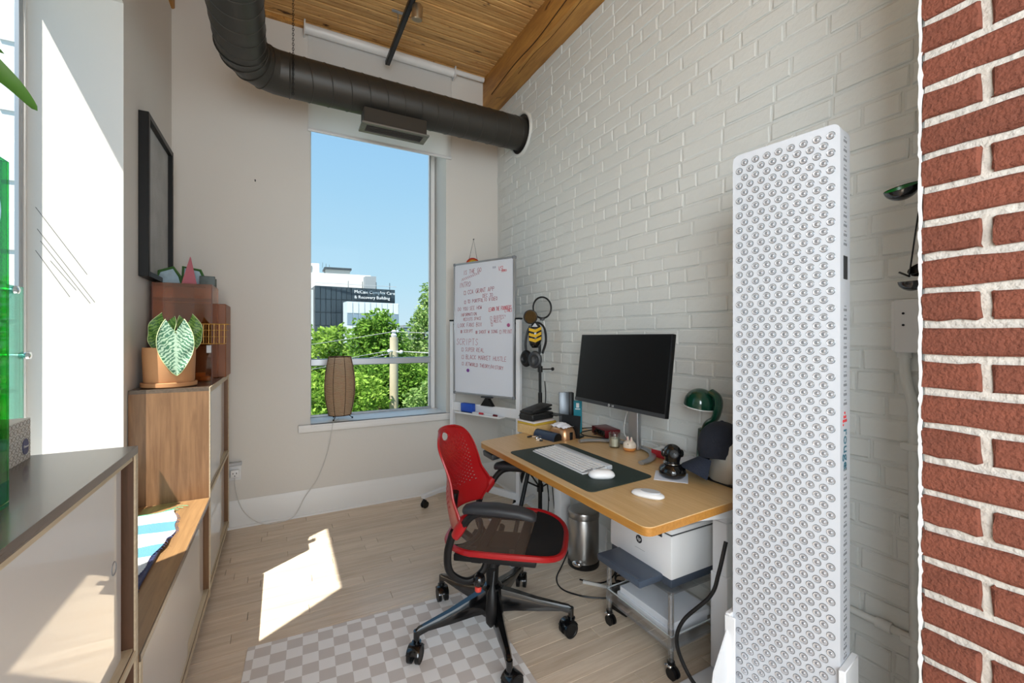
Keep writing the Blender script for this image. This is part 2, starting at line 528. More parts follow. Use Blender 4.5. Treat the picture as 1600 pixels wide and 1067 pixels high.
def brick_variant(L_, H_, d, rg, nx=4, nz=3, rag=0.0015, wob=0.06):
    """front face towards -y, skirt running back to y=+0.004"""
    vs, fs = [], []
    for j in range(nz + 1):
        for i in range(nx + 1):
            u, v = i / nx, j / nz
            edge = i in (0, nx) or j in (0, nz)
            ex = 0.004
            px = -L_/2 + (0 if i == 0 else L_ if i == nx else ex + (L_ - 2*ex) * (i - 1) / (nx - 2))
            pz = -H_/2 + (0 if j == 0 else H_ if j == nz else 0.004 + (H_ - 0.008) * (j - 1) / max(1, nz - 2))
            vs.append((px + rg.uniform(-rag, rag), (-d * 0.45 if edge else -d) + rg.uniform(-1, 1) * d * wob, pz + rg.uniform(-rag, rag)))
    W_ = nx + 1
    for j in range(nz):
        for i in range(nx):
            a = j * W_ + i
            fs.append((a, a + 1, a + W_ + 1, a + W_))
    loop = [i for i in range(W_)] + [j * W_ + nx for j in range(1, nz + 1)] + [nz * W_ + i for i in range(nx - 1, -1, -1)] + [j * W_ for j in range(nz - 1, 0, -1)]
    b0 = len(vs)
    for q in loop: vs.append((vs[q][0], 0.004, vs[q][2]))
    n = len(loop)
    for k in range(n):
        fs.append((loop[(k + 1) % n], loop[k], b0 + k, b0 + (k + 1) % n))
    return vs, fs
rb = random.Random(11)
CO = 0.0735
variants = {}
for typ, L_ in (('s', 0.207), ('h', 0.098)):
    variants[typ] = []
    for k in range(7):
        vs, fs = brick_variant(L_, CO - 0.010, 0.0055, rb, rag=0.0022, wob=0.05)
        variants[typ].append((vs, fs, MB(False).faces(vs, fs).mesh('brick', 'brickw', ang=14)))
slots = []
z = 0.012; row = 0
while z + CO < ZC:
    head = (row % 6 == 3)
    step = 0.108 if head else 0.217
    y = YB - rb.uniform(0, step) if True else 0
    y += step
    while y > 0.25:
        yc = y - step / 2
        if yc + step / 2 < YB + 0.02:
            slots.append((yc, z + CO / 2, 'h' if head else 's'))
        y -= step
    z += CO; row += 1
duct_c = Vector((XR, 3.04, 2.93))
slots = [s for s in slots if s[0] < YB - 0.03 and (Vector((XR, s[0], s[1])) - duct_c).length > 0.17]
# in the photograph a nearer brick shows larger; the panel and the desk hide some
def seen(s):
    yc, zc = s[0], s[1]
    f_ = XR * 0.4706 + yc * 0.8824
    px = 800 + 675 * (XR * 0.8824 - yc * 0.4706) / f_; py = 526 - 675 * (zc - 1.3) / f_
    vis = 0 < px < 1437 and -10 < py < 1075 and not (1150 < px < 1322 and 215 < py)
    return (0 if vis else 1, f_)
slots.sort(key=seen)
far = MB()
rotm = Matrix.Rotation(-PI / 2, 4, 'Z')
for k, (yc, zc, typ) in enumerate(slots):
    vs, fs, me = variants[typ][rb.randrange(7)]
    dx = rb.uniform(-0.0025, 0.0015); tilt = rb.uniform(-0.006, 0.006)
    mw = Matrix.Translation((XR + 0.0005 + dx, yc, zc + rb.uniform(-0.002, 0.002))) @ rotm @ Matrix.Rotation(tilt, 4, 'Y')
    if k < 298:
        o = bpy.data.objects.new('brick', me); col.objects.link(o); o.parent = wall_right
        o.matrix_local = ROOT[wall_right.name] @ mw
    else:
        far.faces([mw @ Vector(v) for v in vs], fs)
far.build('far_bricks', 'brickw', wall_right, ang=14, stuff=True)

# red brick pier standing out from the right wall
PX, PY = 1.245, 0.416
pier = structure(MB().m(0).b2(PX + 0.006, XR + 0.02, -0.62, PY - 0.004, -0.05, 3.6).m(1).b2(PX + 0.012, XR, PY - 0.0045, PY + 0.0005, -0.05, 3.6).build('wall_pier', ['mortarr', 'brickw']))
rbk = random.Random(23)
rv = {}
for typ, L_ in (('s', 0.198), ('h', 0.092)):
    rv[typ] = []
    for k in range(6):
        vs, fs = brick_variant(L_, CO - 0.0165, 0.009, rbk, 5, 4, rag=0.0028, wob=0.1)
        rv[typ].append(MB(False).faces(vs, fs).mesh('brick', 'brickr', ang=18))
z = 0.004; row = 0
while z < ZC:
    y = PY
    first = True
    while y > -0.6:
        typ = 'h' if (first and row % 2 == 0) else 's'
        st = 0.108 if typ == 'h' else 0.213
        o = bpy.data.objects.new('brick', rv[typ][rbk.randrange(6)]); col.objects.link(o); o.parent = pier
        o.matrix_local = ROOT[pier.name] @ (Matrix.Translation((PX + 0.006 + rbk.uniform(-0.002, 0.001), y - (st - 0.016) / 2, z + CO / 2)) @ rotm @ Matrix.Rotation(rbk.uniform(-0.01, 0.01), 4, 'Y'))
        y -= st; first = False
    z += CO; row += 1
# white paint that has run over the pier's far corner, ragged along the brick ends
pts0 = MB()
rp_ = random.Random(2)
zz = 0.0
vs, fs = [], []
k = 0
while zz < 3.56:
    w_ = 0.0005 + 0.0035 * rp_.random() ** 2
    inx = PX - 0.003
    vs += [(inx, PY - 0.001 - w_, zz), (inx, PY + 0.0035 + rp_.uniform(-.001, .002), zz), (inx + 0.03, PY + 0.0035, zz), ]
    if k:
        a = (k - 1) * 3
        fs += [(a, a + 1, a + 4, a + 3), (a + 1, a + 2, a + 5, a + 4)]
    zz += rp_.uniform(0.006, 0.016); k += 1
pts0.faces(vs, fs).build('paint_edge', 'trim', pier)

# timber ceiling: narrow boards on edge running across the room, over a plain deck
ce = structure(MB().b2(-1.0, 2.0, -2.6, 3.9, ZC + 0.03, ZC + 0.15).build('ceiling', 'ceil'))
rc = random.Random(8)
bm_ = [MB(False).box((0, 0, 0.025), (XR - XL + 0.1, 0.0428, 0.05), 0.004).mesh('ceiling_board', 'ceil', smooth=False)]
y = YB - 0.024
while y > -1.2:
    copies(bm_[0], 'ceiling_board', ce, ROOT[ce.name] @ Vector(((XR + XL) / 2, y, ZC + rc.uniform(-0.004, 0.004))))
    y -= 0.0485
# ceiling beams along both side walls
bx = MB().b2(1.565, XR + 0.03, -2.6, YB + 0.02, 3.315, ZC + 0.04, 0.012, 2)
beam_r = tag(bx.build('ceiling_beam', 'beam'), 'thick honey timber beam under the ceiling along the white brick wall', 'beam')
cr = MB()
for (pts, w) in (([(1.5645, 3.3, 3.345), (1.5645, 2.9, 3.372), (1.5645, 2.55, 3.362), (1.5645, 2.1, 3.40), (1.5645, 1.4, 3.39)], 0.010),
                 ([(1.60, 2.9, 3.3145), (1.585, 2.65, 3.3145), (1.60, 2.4, 3.3145), (1.58, 2.0, 3.3145)], 0.004)):
    cr.tube(catmull(pts, 5), w * 0.5, 6)
mt['crack'] = M('dark_wood_crack', '#4b3016', 0.9)
cr.build('drying_crack', 'crack', beam_r)
bl = MB().b2(-0.70, -0.606, -2.6, YB, 3.405, ZC + 0.03, 0.008)
tag(bl.build('ceiling_beam', 'beam'), 'timber beam end in the upper left corner above the framed picture', 'beam')
structure(MB().b2(XL, 1.565, YB - 0.035, YB, 3.535, 3.575, 0.003).build('trim_1', 'beam'))
# baseboards
def baseboard(name, p0, p1, nrm, h=0.185):
    prof = [(0, 0), (0.018, 0), (0.018, h - 0.055), (0.014, h - 0.045), (0.014, h - 0.03), (0.007, h - 0.012), (0.004, h), (0, h)]
    mb = MB(); p0 = Vector(p0); p1 = Vector(p1); n = Vector(nrm)
    mb.prism([p0 + n * a + Vector((0, 0, b)) for a, b in prof], p1 - p0)
    # quarter-round shoe
    sh = [(0.018, 0)] + [(0.018 + 0.016 * math.cos(q), 0.016 * math.sin(q)) for q in [PI / 2 * i / 4 for i in range(5)]]
    mb.prism([p0 + n * a + Vector((0, 0, b)) for a, b in sh], p1 - p0)
    return structure(mb.build(name, 'trim'))
baseboard('baseboard_back', (-0.32, YB, 0), (XR, YB, 0), (0, -1, 0))
baseboard('baseboard_right', (XR, YB, 0), (XR, 2.0, 0), (-1, 0, 0), 0.165)

# back window: frame, transom, panes, sill
w1 = structure(MB().b2(0.17, 0.206, 3.75, 3.80, 0.64, 3.20, 0.004).b2(1.174, 1.215, 3.75, 3.80, 0.64, 3.20, 0.004)
               .b2(0.2, 1.18, 3.75, 3.80, 0.63, 0.665, 0.004).b2(0.2, 1.18, 3.755, 3.80, 3.15, 3.20, 0.004).build('window_1', 'trim'))
MB().b2(0.2, 1.18, 3.745, 3.80, 1.068, 1.122, 0.005).build('transom', 'alu', w1)
MB().b2(0.2, 1.18, 3.742, 3.75, 0.665, 0.682, 0.002).b2(1.158, 1.174, 3.742, 3.775, 0.68, 1.07, 0.002).b2(1.162, 1.174, 3.742, 3.775, 1.12, 3.16, 0.002).build('window_bead', 'alu', w1)
MB().b2(0.2, 1.18, 3.776, 3.780, 0.665, 1.07).build('pane', 'glass', w1)
MB().b2(0.2, 1.18, 3.776, 3.780, 1.12, 3.17).build('pane', 'glass', w1)
structure(MB().b2(WX0, WX1, 3.44, 3.76, 0.645, 0.662, 0.003).b2(0.105, 1.285, 3.442, 3.482, 0.607, 0.662, 0.006, 2).build('trim_2', 'trim'))
MBj = MB().b2(1.205, 1.207, 3.4405, 3.442, 0.609, 0.661)
# left window
w2 = structure(MB().b2(-0.955, -0.93, 2.509, 2.523, 0.66, 2.79, 0.003).b2(-0.955, -0.90, 1.47, 1.51, 0.66, 2.79, 0.004)
               .b2(-0.955, -0.905, 1.5, 2.48, 0.66, 0.70, 0.004).b2(-0.955, -0.905, 1.5, 2.48, 2.81, 2.79, 0.004).build('window_2', 'trim'))
MB().b2(-0.953, -0.936, 2.484, 2.510, 0.69, 2.82, 0.003).build('window_sash', 'alu', w2)
MB().b2(-0.948, -0.945, 1.5, 2.487, 0.69, 2.82).build('pane', 'glass', w2)
structure(MB().b2(-0.955, XL - 0.002, 1.47, 2.523, 0.66, 0.674, 0.003).build('trim_3', 'trim'))
# hairline scratches on the window reveal
sc = MB()
for (x0, z0, x1, z1) in ((-0.905, 1.84, -0.745, 1.57), (-0.90, 1.75, -0.72, 1.45), (-0.89, 1.70, -0.735, 1.445), (-0.905, 1.66, -0.80, 1.47), (-0.86, 1.62, -0.78, 1.50)):
    sc.tube([(x0, 2.5227, z0), (x1, 2.5227, z1)], 0.0009, 4)
sc.build('scratch', 'darkgrey', wall_left)

# ------------------------------------------------------------------ cabinets along the left wall
def cabinet(name, label, y0, y1, x0, x1, ztop, kind):
    """walnut carcass with pale plywood front edges and recessed glossy white doors"""
    t = thing(name, label, 'cabinet', ((x0 + x1) / 2, (y0 + y1) / 2, 0))
    th = 0.018
    xe = x1 - 0.004                         # carcass stops behind the edge strip
    MB().b2(x0, xe, y0, y1, ztop - th, ztop).build('top', 'walnutlow' if kind == 'low' else 'walnuttop', t)
    for k, yy in enumerate((y0, y1 - th)):
        MB().m(0).b2(x0, xe, yy, yy + th, 0.03, ztop - th).build('side_panel', 'walnutd' if kind == 'near' else 'walnut', t)
    MB().b2(x0, x0 + 0.008, y0 + th, y1 - th, 0.05, ztop - th).build('back_panel', 'walnutd', t)
    MB().b2(x0, xe, y0 + th, y1 - th, 0.05, 0.068).build('bottom', 'walnutd', t)
    MB().b2(x0 + 0.02, x1 - 0.035, y0 + 0.02, y1 - 0.02, 0.0, 0.05).build('plinth', 'walnutd', t)
    ed = MB()
    MB().b2(xe, x1, y0, y1, ztop - th, ztop).build('top_edge', 'ply' if kind == 'tall' else 'walnuttop', t)
    ed.b2(xe, x1, y0, y0 + th, 0.03, ztop - th).b2(xe, x1, y1 - th, y1, 0.03, ztop - th).b2(xe, x1, y0 + th, y1 - th, 0.05, 0.068)
    rows = [(0.068, ztop - th)]
    if kind != 'low':
        zm = 0.53
        MB().b2(x0, xe, y0 + th, y1 - th, zm - 0.009, zm + 0.009).build('shelf', 'walnutd', t)
        ed.b2(xe, x1, y0 + th, y1 - th, zm - 0.009, zm + 0.009)
        rows = [(0.068, zm - 0.009), (zm + 0.009, ztop - th)]
    for (a, b) in rows:                     # pale sliding tracks
        tr = MB()
        tr.b2(x1 - 0.030, x1 - 0.006, y0 + th, y1 - th, a, a + 0.007).b2(x1 - 0.030, x1 - 0.006, y0 + th, y1 - th, b - 0.014, b)
        tr.build('door_track', 'ply', t, stuff=True)
    ed.build('front_edge', 'ply', t, label='pale plywood front edge')
    return t, rows
def door(t, y0, y1, z0, z1, x, hole=None):
    mb = MB().b2(x - 0.012, x, y0, y1, z0, z1, 0.001)
    d = mb.build('door', 'lacq', t)
    if hole:
        h = MB().lathe([(0.0, -0.0005), (0.013, -0.0005), (0.013, 0.0012), (0.0155, 0.0012), (0.0155, -0.0005)], (0, 0, 0), 20)
        h.bm.transform(Matrix.Translation((x, hole[0], hole[1])) @ Matrix.Rotation(PI / 2, 4, 'Y'))
        h.build('finger_hole', 'grey', d)
    return d
FX = -0.312
tn, rows = cabinet('sliding_door_cabinet', 'tall dark-topped cabinet nearest the camera with glossy white sliding doors', -0.30, 1.372, XL + 0.004, FX, 1.032, 'near')
for (a, b) in rows:
    door(tn, 0.60, 1.325, a + 0.005, b - 0.012, FX - 0.020, (1.275, 0.78) if a > 0.3 else (1.275, 0.30))
    door(tn, -0.28, 0.625, a + 0.005, b - 0.012, FX - 0.008)
tl, rows = cabinet('low_cabinet', 'long low cabinet with a wood top and white front in the sun', 1.378, 2.566, XL + 0.004, FX + 0.004, 0.512, 'low')
a, b = rows[0]
door(tl, 1.40, 2.05, a + 0.004, b - 0.010, FX - 0.006)
door(tl, 2.00, 2.515, a + 0.004, b - 0.010, FX - 0.019, (2.06, 0.44))
tt, rows = cabinet('tall_cabinet', 'tall walnut cabinet in the far left corner with stacked white sliding doors', 2.572, 3.44, XL + 0.004, FX + 0.002, 1.052, 'tall')
for (a, b) in rows:
    door(tt, 2.592, 3.05, a + 0.004, b - 0.010, FX - 0.008)
    door(tt, 3.02, 3.38, a + 0.004, b - 0.010, FX - 0.020)

# striped cloth over a flat navy tray on the low cabinet
zc_ = 0.512
tag(MB().b2(-0.60, -0.392, 1.70, 2.06, zc_, zc_ + 0.012, 0.003).build('flat_tray', M('navy_board', '#33385a', 0.5)), 'flat navy board under the edge of the striped cloth on the low cabinet', 'tray')
mt['clothw'] = M('white_cotton', '#e9ebea', 0.9, bump=(300, 0.5))
mt['clothb'] = M('blue_cotton', '#5f97ad', 0.9, bump=(300, 0.5))
mt['clothg'] = M('green_cotton', '#57b08b', 0.9)
cl = thing('striped_cloth', 'white woven cloth with blue stripes lying on the sunny low cabinet', 'cloth', (-0.50, 2.1, zc_))
def cloth_pt(s, t):     # s along x (0 = wall side), t along y (0 = near)
    y = 1.66 + 0.78 * t
    xr = -0.392 - 0.05 * max(0, t - 0.55) - 0.016 * math.sin(7 * t) + 0.004 * math.sin(31 * t)
    x = -0.612 + (xr + 0.612) * s
    z = 0.0165 + 0.0022 * math.sin(9 * t + 4 * s) + 0.003 * math.sin(14 * t - 6 * s) * s
    if t > 0.53: z -= 0.010 * min(1, (t - 0.53) / 0.05)
    return Vector((x, y, zc_ + max(z, 0.003)))
bands = [(0, .10, 'clothw', 0), (.10, .18, 'clothb', 1), (.18, .36, 'clothw', 0), (.36, .47, 'clothb', 1), (.47, .68, 'clothw', 0), (.68, .82, 'clothb', 1), (.82, .985, 'clothw', 0), (.985, 1, 'clothg', 2)]
for a, b, mm, _ in bands:
    n = max(2, int((b - a) * 60))
    g = MB().grid(lambda u, v: cloth_pt(u, a + (b - a) * v), 14, n)
    g.grid(lambda u, v: cloth_pt(u, a + (b - a) * v) - Vector((0, 0, 0.002)), 14, n)
    g.build('stripe', mm, cl, ang=180, label={'clothw': 'white woven stripe', 'clothb': 'blue woven stripe', 'clothg': 'green hem stripe'}[mm])
fr = MB()
rg = random.Random(4)
for k in range(46):
    t = 0.02 + 0.9 * k / 45
    p = cloth_pt(1, t)
    fr.tube([p, p + Vector((0.006, rg.uniform(-.004, .004), 0.001)), p + Vector((0.011, rg.uniform(-.006, .006), -0.002))], 0.0009, 4)
fr.build('fringe', M('dark_blue_fringe', '#3f4a78', 0.9), cl, stuff=True, label='dark blue fringe')
fr = MB()
for k in range(3):
    p = cloth_pt(0.80 + 0.09 * k, 1)
    fr.tube(catmull([p, p + Vector((0.02, 0.01 + .01 * k, 0.001)), p + Vector((0.05, 0.0 + .012 * k, -0.002))], 4), 0.0012, 4)
fr.build('loose_thread', 'clothg', cl, label='loose green threads')

# terracotta pot with a white-veined plant on the tall cabinet
pz = 1.052
mt['terra'] = M('terracotta', '#c68f62', 0.75, noise=(14, 0.08))
pot = thing('plant_pot', 'pale terracotta pot holding the white-veined plant on the tall cabinet', 'pot', (-0.492, 2.70, pz))
c_ = (-0.492, 2.70, pz)
MB().lathe([(0.0, 0.012), (0.094, 0.012), (0.102, 0.03), (0.106, 0.16), (0.106, 0.195), (0.098, 0.195), (0.096, 0.165), (0.0, 0.165)], c_, 32).build('pot_body', 'terra', pot)
MB().lathe([(0.0, 0.0), (0.100, 0.0), (0.112, 0.006), (0.113, 0.024), (0.105, 0.026), (0.098, 0.012), (0.0, 0.012)], c_, 32).build('saucer', 'terra', pot)
MB().lathe([(0.0, 0.166), (0.0955, 0.1665), (0.0955, 0.172), (0.0, 0.176)], c_, 24).build('soil', M('soil', '#3a2a1e', 0.95, bump=(60, 1)), pot)
def leafmat(name, base, vein, amt):
    m, nt, b = newmat(name)
    N, L = nt.nodes, nt.links
    tcn = N.new('ShaderNodeTexCoord'); sp = N.new('ShaderNodeSeparateXYZ')
    L.new(tcn.outputs['Object'], sp.inputs[0])
    ab = N.new('ShaderNodeMath'); ab.operation = 'ABSOLUTE'; L.new(sp.outputs['X'], ab.inputs[0])
    # side veins: sin(k*(y + 0.9|x|))
    ma = N.new('ShaderNodeMath'); ma.operation = 'MULTIPLY_ADD'; ma.inputs[1].default_value = -0.9
    L.new(ab.outputs[0], ma.inputs[0]); L.new(sp.outputs['Y'], ma.inputs[2])
    nz = N.new('ShaderNodeTexNoise'); nz.inputs['Scale'].default_value = 60; nz.inputs['Detail'].default_value = 3
    L.new(tcn.outputs['Object'], nz.inputs['Vector'])
    nm = N.new('ShaderNodeMath'); nm.operation = 'MULTIPLY_ADD'; nm.inputs[1].default_value = 0.045; L.new(nz.outputs['Fac'], nm.inputs[0]); L.new(ma.outputs[0], nm.inputs[2])
    k = N.new('ShaderNodeMath'); k.operation = 'MULTIPLY'; k.inputs[1].default_value = 330.0; L.new(nm.outputs[0], k.inputs[0])
    s = N.new('ShaderNodeMath'); s.operation = 'SINE'; L.new(k.outputs[0], s.inputs[0])
    mid = N.new('ShaderNodeMapRange'); mid.inputs['From Min'].default_value = 0.0; mid.inputs['From Max'].default_value = 0.010
    mid.inputs['To Min'].default_value = 1.4; mid.inputs['To Max'].default_value = 0; L.new(ab.outputs[0], mid.inputs['Value'])
    ad = N.new('ShaderNodeMath'); ad.operation = 'ADD'; L.new(s.outputs[0], ad.inputs[0]); L.new(mid.outputs[0], ad.inputs[1])
    r_ = N.new('ShaderNodeValToRGB')
    r_.color_ramp.elements[0].position = max(0.0, 0.5 - amt); r_.color_ramp.elements[0].color = hx(base)
    r_.color_ramp.elements[1].position = min(1.0, 0.5 + 0.25); r_.color_ramp.elements[1].color = hx(vein)
    mr = N.new('ShaderNodeMapRange'); mr.inputs['From Min'].default_value = -1; mr.inputs['From Max'].default_value = 1.2
    L.new(ad.outputs[0], mr.inputs['Value']); L.new(mr.outputs[0], r_.inputs[0])
    L.new(r_.outputs[0], b.inputs['Base Color']); b.inputs['Roughness'].default_value = 0.45
    return m
mt['leafw'] = leafmat('white_veined_leaf', '#37694f', '#a9c4aa', 0.30)
mt['leafg'] = leafmat('green_leaf', '#3d6b2c', '#7ea44a', 0.3)
mt['leafedge'] = M('pale_leaf_edge', '#cfe0a8', 0.5)
def heart(parent, base, tip_dir, normal, L_, W_, mat, label=None):
    """heart leaf built in its own object space (x across, y along)"""
    N_ = 16
    def P_(u, v):       # u -1..1 across, v 0..1 along
        prof = (math.sin(PI * min(1, v * 0.93 + 0.07)) ** 0.62) * (1 - 0.55 * v) * 1.15
        x = u * W_ * prof
        y = L_ * (v - 0.20 * (1 - v) ** 3 * (abs(u) ** 1.2) * 1.4)
        z = 0.10 * W_ * (1 - u * u) * -1 - 0.10 * L_ * (v - .4) ** 2 + 0.006 * math.sin(14 * v + 4 * abs(u)) * abs(u)
        return Vector((x, y, z))
    mb = MB(False)
    mb.grid(lambda a, b: P_(a * 2 - 1, b), 14, N_)
    mb.m(1)
    for sgn in (-1, 1):
        mb.tube([P_(sgn, k / N_) for k in range(N_ + 1)], 0.0016, 4)
    me = mb.mesh('leaf', [mat, 'leafedge'], ang=180)
    o = bpy.data.objects.new('leaf', me); col.objects.link(o); o.parent = parent
    y = Vector(tip_dir).normalized(); z = Vector(normal); z = (z - y * z.dot(y)).normalized(); x = y.cross(z)
    Mx = Matrix(((x.x, y.x, z.x, base[0]), (x.y, y.y, z.y, base[1]), (x.z, y.z, z.z, base[2]), (0, 0, 0, 1)))
    o.matrix_local = ROOT[parent.name] @ Mx
    if label: o['label'] = label
    return o
pl = thing('potted_plant', 'heart-leaved plant with a large white-veined leaf in the terracotta pot', 'plant', (-0.492, 2.70, pz + 0.17))
heart(pl, (-0.452, 2.60, pz + 0.275), (0.05, -0.12, -1), (0.15, -1, 0.25), 0.215, 0.080, 'leafw', 'large leaf with white veins')
heart(pl, (-0.505, 2.66, pz + 0.318), (-0.30, 0.05, -1), (-0.3, -1, 0.35), 0.150, 0.068, 'leafg', 'green leaf behind on the left')
heart(pl, (-0.415, 2.69, pz + 0.318), (0.15, 0.1, -1), (0.5, -1, 0.3), 0.150, 0.062, 'leafg', 'green leaf behind on the right')
heart(pl, (-0.480, 2.73, pz + 0.27), (0.05, 0.3, -0.8), (0.1, -1, 0.4), 0.10, 0.05, 'leafg')
for bp_, tp in (((-0.492, 2.70), (-0.452, 2.605, pz + 0.27)), ((-0.51, 2.70), (-0.505, 2.665, pz + 0.312)), ((-0.47, 2.71), (-0.415, 2.695, pz + 0.312)), ((-0.48, 2.72), (-0.48, 2.735, pz + 0.27))):
    MB().tube(catmull([(bp_[0], bp_[1], pz + 0.168), ((bp_[0] + tp[0]) / 2, bp_[1] + 0.01, pz + 0.26), tp], 5), 0.0035, 6).build('stem', M('stem_green', '#6f7f3d', 0.6) if 'stem' not in mt else mt['stem'], pl)

# amber acrylic display case with small things inside and on top
X0, X1, Y0, Y1, Z0, Z1 = -0.600, -0.338, 2.885, 3.15, pz, 1.588
dc = thing('display_case', 'amber see-through display case behind the potted plant on the tall cabinet', 'display case', ((X0+X1)/2, (Y0+Y1)/2, pz))
for nm, b in (('front_panel', (X0, X1, Y0, Y0 + .004, Z0 + .004, Z1 - .004)), ('back_panel', (X0, X1, Y1 - .004, Y1, Z0 + .004, Z1 - .004)),
              ('side_panel', (X0, X0 + .004, Y0 + .004, Y1 - .004, Z0 + .004, Z1 - .004)), ('side_panel', (X1 - .004, X1, Y0 + .004, Y1 - .004, Z0 + .004, Z1 - .004)),
              ('top_panel', (X0, X1, Y0, Y1, Z1 - .004, Z1)), ('bottom_panel', (X0, X1, Y0, Y1, Z0, Z0 + .004)),
              ('shelf', (X0 + .004, X1 - .004, Y0 + .006, Y1 - .006, 1.505, 1.509)), ('shelf', (X0 + .004, X1 - .004, Y0 + .006, Y1 - .006, 1.300, 1.304))):
    MB().b2(*b).build(nm, 'amber', dc)
MB().b2(X1 - .0045, X1 + .0005, Y0 - .0005, Y0 + .004, Z0, Z1).b2(X0 - .0005, X0 + .004, Y0 - .0005, Y0 + .004, Z0, Z1).build('edge_strip', M('amber_edge', '#5e2f1a', 0.4), dc)
mt['gold'] = M('gold_metal', '#c99a52', 0.35, 0.7)
mt['pinkwood'] = M('pink_lacquer', '#b35f6c', 0.5)
tag(MB().b2(-0.60, -0.300, 3.16, 3.42, pz, 1.50, 0.004).build('wooden_box', M('mahogany', '#8a5230', 0.45, noise=(8, .15))), 'reddish brown wooden box standing behind the amber display case', 'box')
for (x, yy, zz, sx_, sy_, sz_, mm, lab) in ((-0.45, 3.0, 1.304, .07, .05, .012, 'gold', 'small flat gold block on the middle shelf of the amber case'),):
    tag(MB().box((x, yy, zz + sz_/2), (sx_, sy_, sz_), .002).build('gold_block', mm), lab, 'ornament')
for k, (x, yy, zz) in enumerate(((-0.40, 2.95, pz + .004), (-0.375, 2.925, pz + .004))):
    tag(MB().box((x, yy, zz + .012 + 0.01 * (1 - k)), (.05 if k else .045, .03, .024 + 0.02 * (1 - k)), .004).build('gold_ingot', M('brass_block', '#d0a24a', 0.5)),
        ('tall' if k == 0 else 'low') + ' little golden box on the floor of the amber case', 'ornament')
for k, (x, zz, w) in enumerate(((-0.39, 1.304, .10), (-0.50, 1.304, .05))):
    tag(MB().ball((x, 3.02, zz + .015), (w / 2, .03, .015), 14, 8).build('dish', M('copper_dish', '#8a4a2c', 0.3, 0.6)), ('wide' if k == 0 else 'small') + ' dark copper dish on the middle shelf of the amber case', 'dish')
# gold wire basket hooked over the case's right wall
bk = thing('wire_basket', 'gold wire basket clipped to the right of the amber display case', 'basket', (-0.325, 2.86, 1.25))
def bp_pt(u, v, zt):    # rectangle path point
    return None
def wire_rect(x0, x1, y0, y1, z, r_=0.0016):
    return MB().tube([(x0, y0, z), (x1, y0, z), (x1, y1, z), (x0, y1, z)], r_, 5, closed=True)
for k, z in enumerate((1.262, 1.30, 1.335, 1.368)):
    s = 0.006 * k
    wire_rect(-0.44 - s * .5, -0.272 + s, 2.795 - s * .3, 2.880, z, 0.0022 if k in (0, 3) else 0.0014).build('rim_wire', 'gold', bk)
for k in range(8):
    x = -0.435 + 0.023 * k
    MB().tube([(x, 2.880, 1.368), (x, 2.878, 1.262), (x, 2.795, 1.262), (x + .001, 2.790, 1.368)], 0.0013, 5).build('wire', 'gold', bk)
tag(MB().box((-0.352, 2.872, 1.232), (0.022, 0.003, 0.042), .002).build('price_tag', 'paper'), 'small white tag hanging under the gold wire basket', 'tag')
# things on top of the case
tag(MB().prism([(-0.485, 2.94, Z1), (-0.415, 2.94, Z1), (-0.448, 2.975, Z1 + .158)], (0, 0.0015, 0)).faces([(-0.485, 2.94, Z1), (-0.415, 2.94, Z1), (-0.45, 3.01, Z1), (-0.449, 2.965, Z1 + .16)], [(0, 1, 3), (1, 2, 3), (2, 0, 3), (0, 2, 1)]).build('pyramid', 'pinkwood', ang=10), 'tall thin pink pyramid on top of the amber display case', 'ornament')
mt['gframe'] = M('green_frame', '#3f6b36', 0.45)
mt['scene1'] = M('pale_blue_painted_glass', '#9fb8c6', 0.3, noise=(26, 0.45))
gm = thing('glass_ornament', 'green-rimmed hexagonal painted glass pieces standing behind the pink pyramid', 'ornament', (-0.45, 3.05, Z1))
for (xa, xb, yy, lab) in ((-0.618, -0.505, 3.03, 'left pane'), (-0.50, -0.39, 3.06, 'right pane')):
    poly = [(xa, yy, Z1 + .002), (xa + .02, yy, Z1 + .075), (xb - .03, yy, Z1 + .10), (xb, yy, Z1 + .05), (xb + .005, yy, Z1 + .002)] if xa < -.55 else [(xa, yy, Z1 + .002), (xa + .005, yy, Z1 + .11), (xb - .025, yy, Z1 + .095), (xb, yy, Z1 + .03), (xb, yy, Z1 + .002)]
    MB().prism(poly, (0, 0.004, 0)).build('painted_glass', 'scene1', gm)
    MB().tube(poly, 0.0085, 6, closed=True).build('rim', 'gframe', gm, label='green rim')
tag(MB().m(0).b2(-0.418, -0.340, 3.0, 3.12, Z1 + 0.0, Z1 + .004).m(1).b2(-0.416, -0.342, 3.03, 3.05, Z1 + .004, Z1 + .062, .002).b2(-0.416, -0.342, 3.09, 3.11, Z1 + .004, Z1 + .055, .002).build('glass_block', ['black', M('dark_glass', '#3d4a47', 0.15, noise=(40, .5))]), 'dark mottled glass blocks on the front right corner of the amber case top', 'ornament')

# framed picture on the left wall
pf = thing('framed_picture', 'black framed grey picture hanging on the left wall', 'picture', (XL + .02, 3.0, 1.6))
PY0, PY1, PZ0, PZ1, px = 2.745, 3.30, 1.60, 2.42, XL + .042
fw = .028
for nm, b in (('frame_side', (XL, px, PY0, PY0 + fw, PZ0, PZ1)), ('frame_side', (XL, px, PY1 - fw, PY1, PZ0, PZ1)), ('frame_top', (XL, px, PY0 + fw, PY1 - fw, PZ1 - fw, PZ1)), ('frame_bottom', (XL, px, PY0 + fw, PY1 - fw, PZ0, PZ0 + fw))):
    MB().b2(*b, .002).build(nm, 'black', pf)
MB().b2(XL + .003, px - .022, PY0 + fw, PY1 - fw, PZ0 + fw, PZ1 - fw).build('canvas', M('grey_canvas', '#a9aaa9', 0.6, noise=(7, 0.35), bump=(120, .4)), pf)

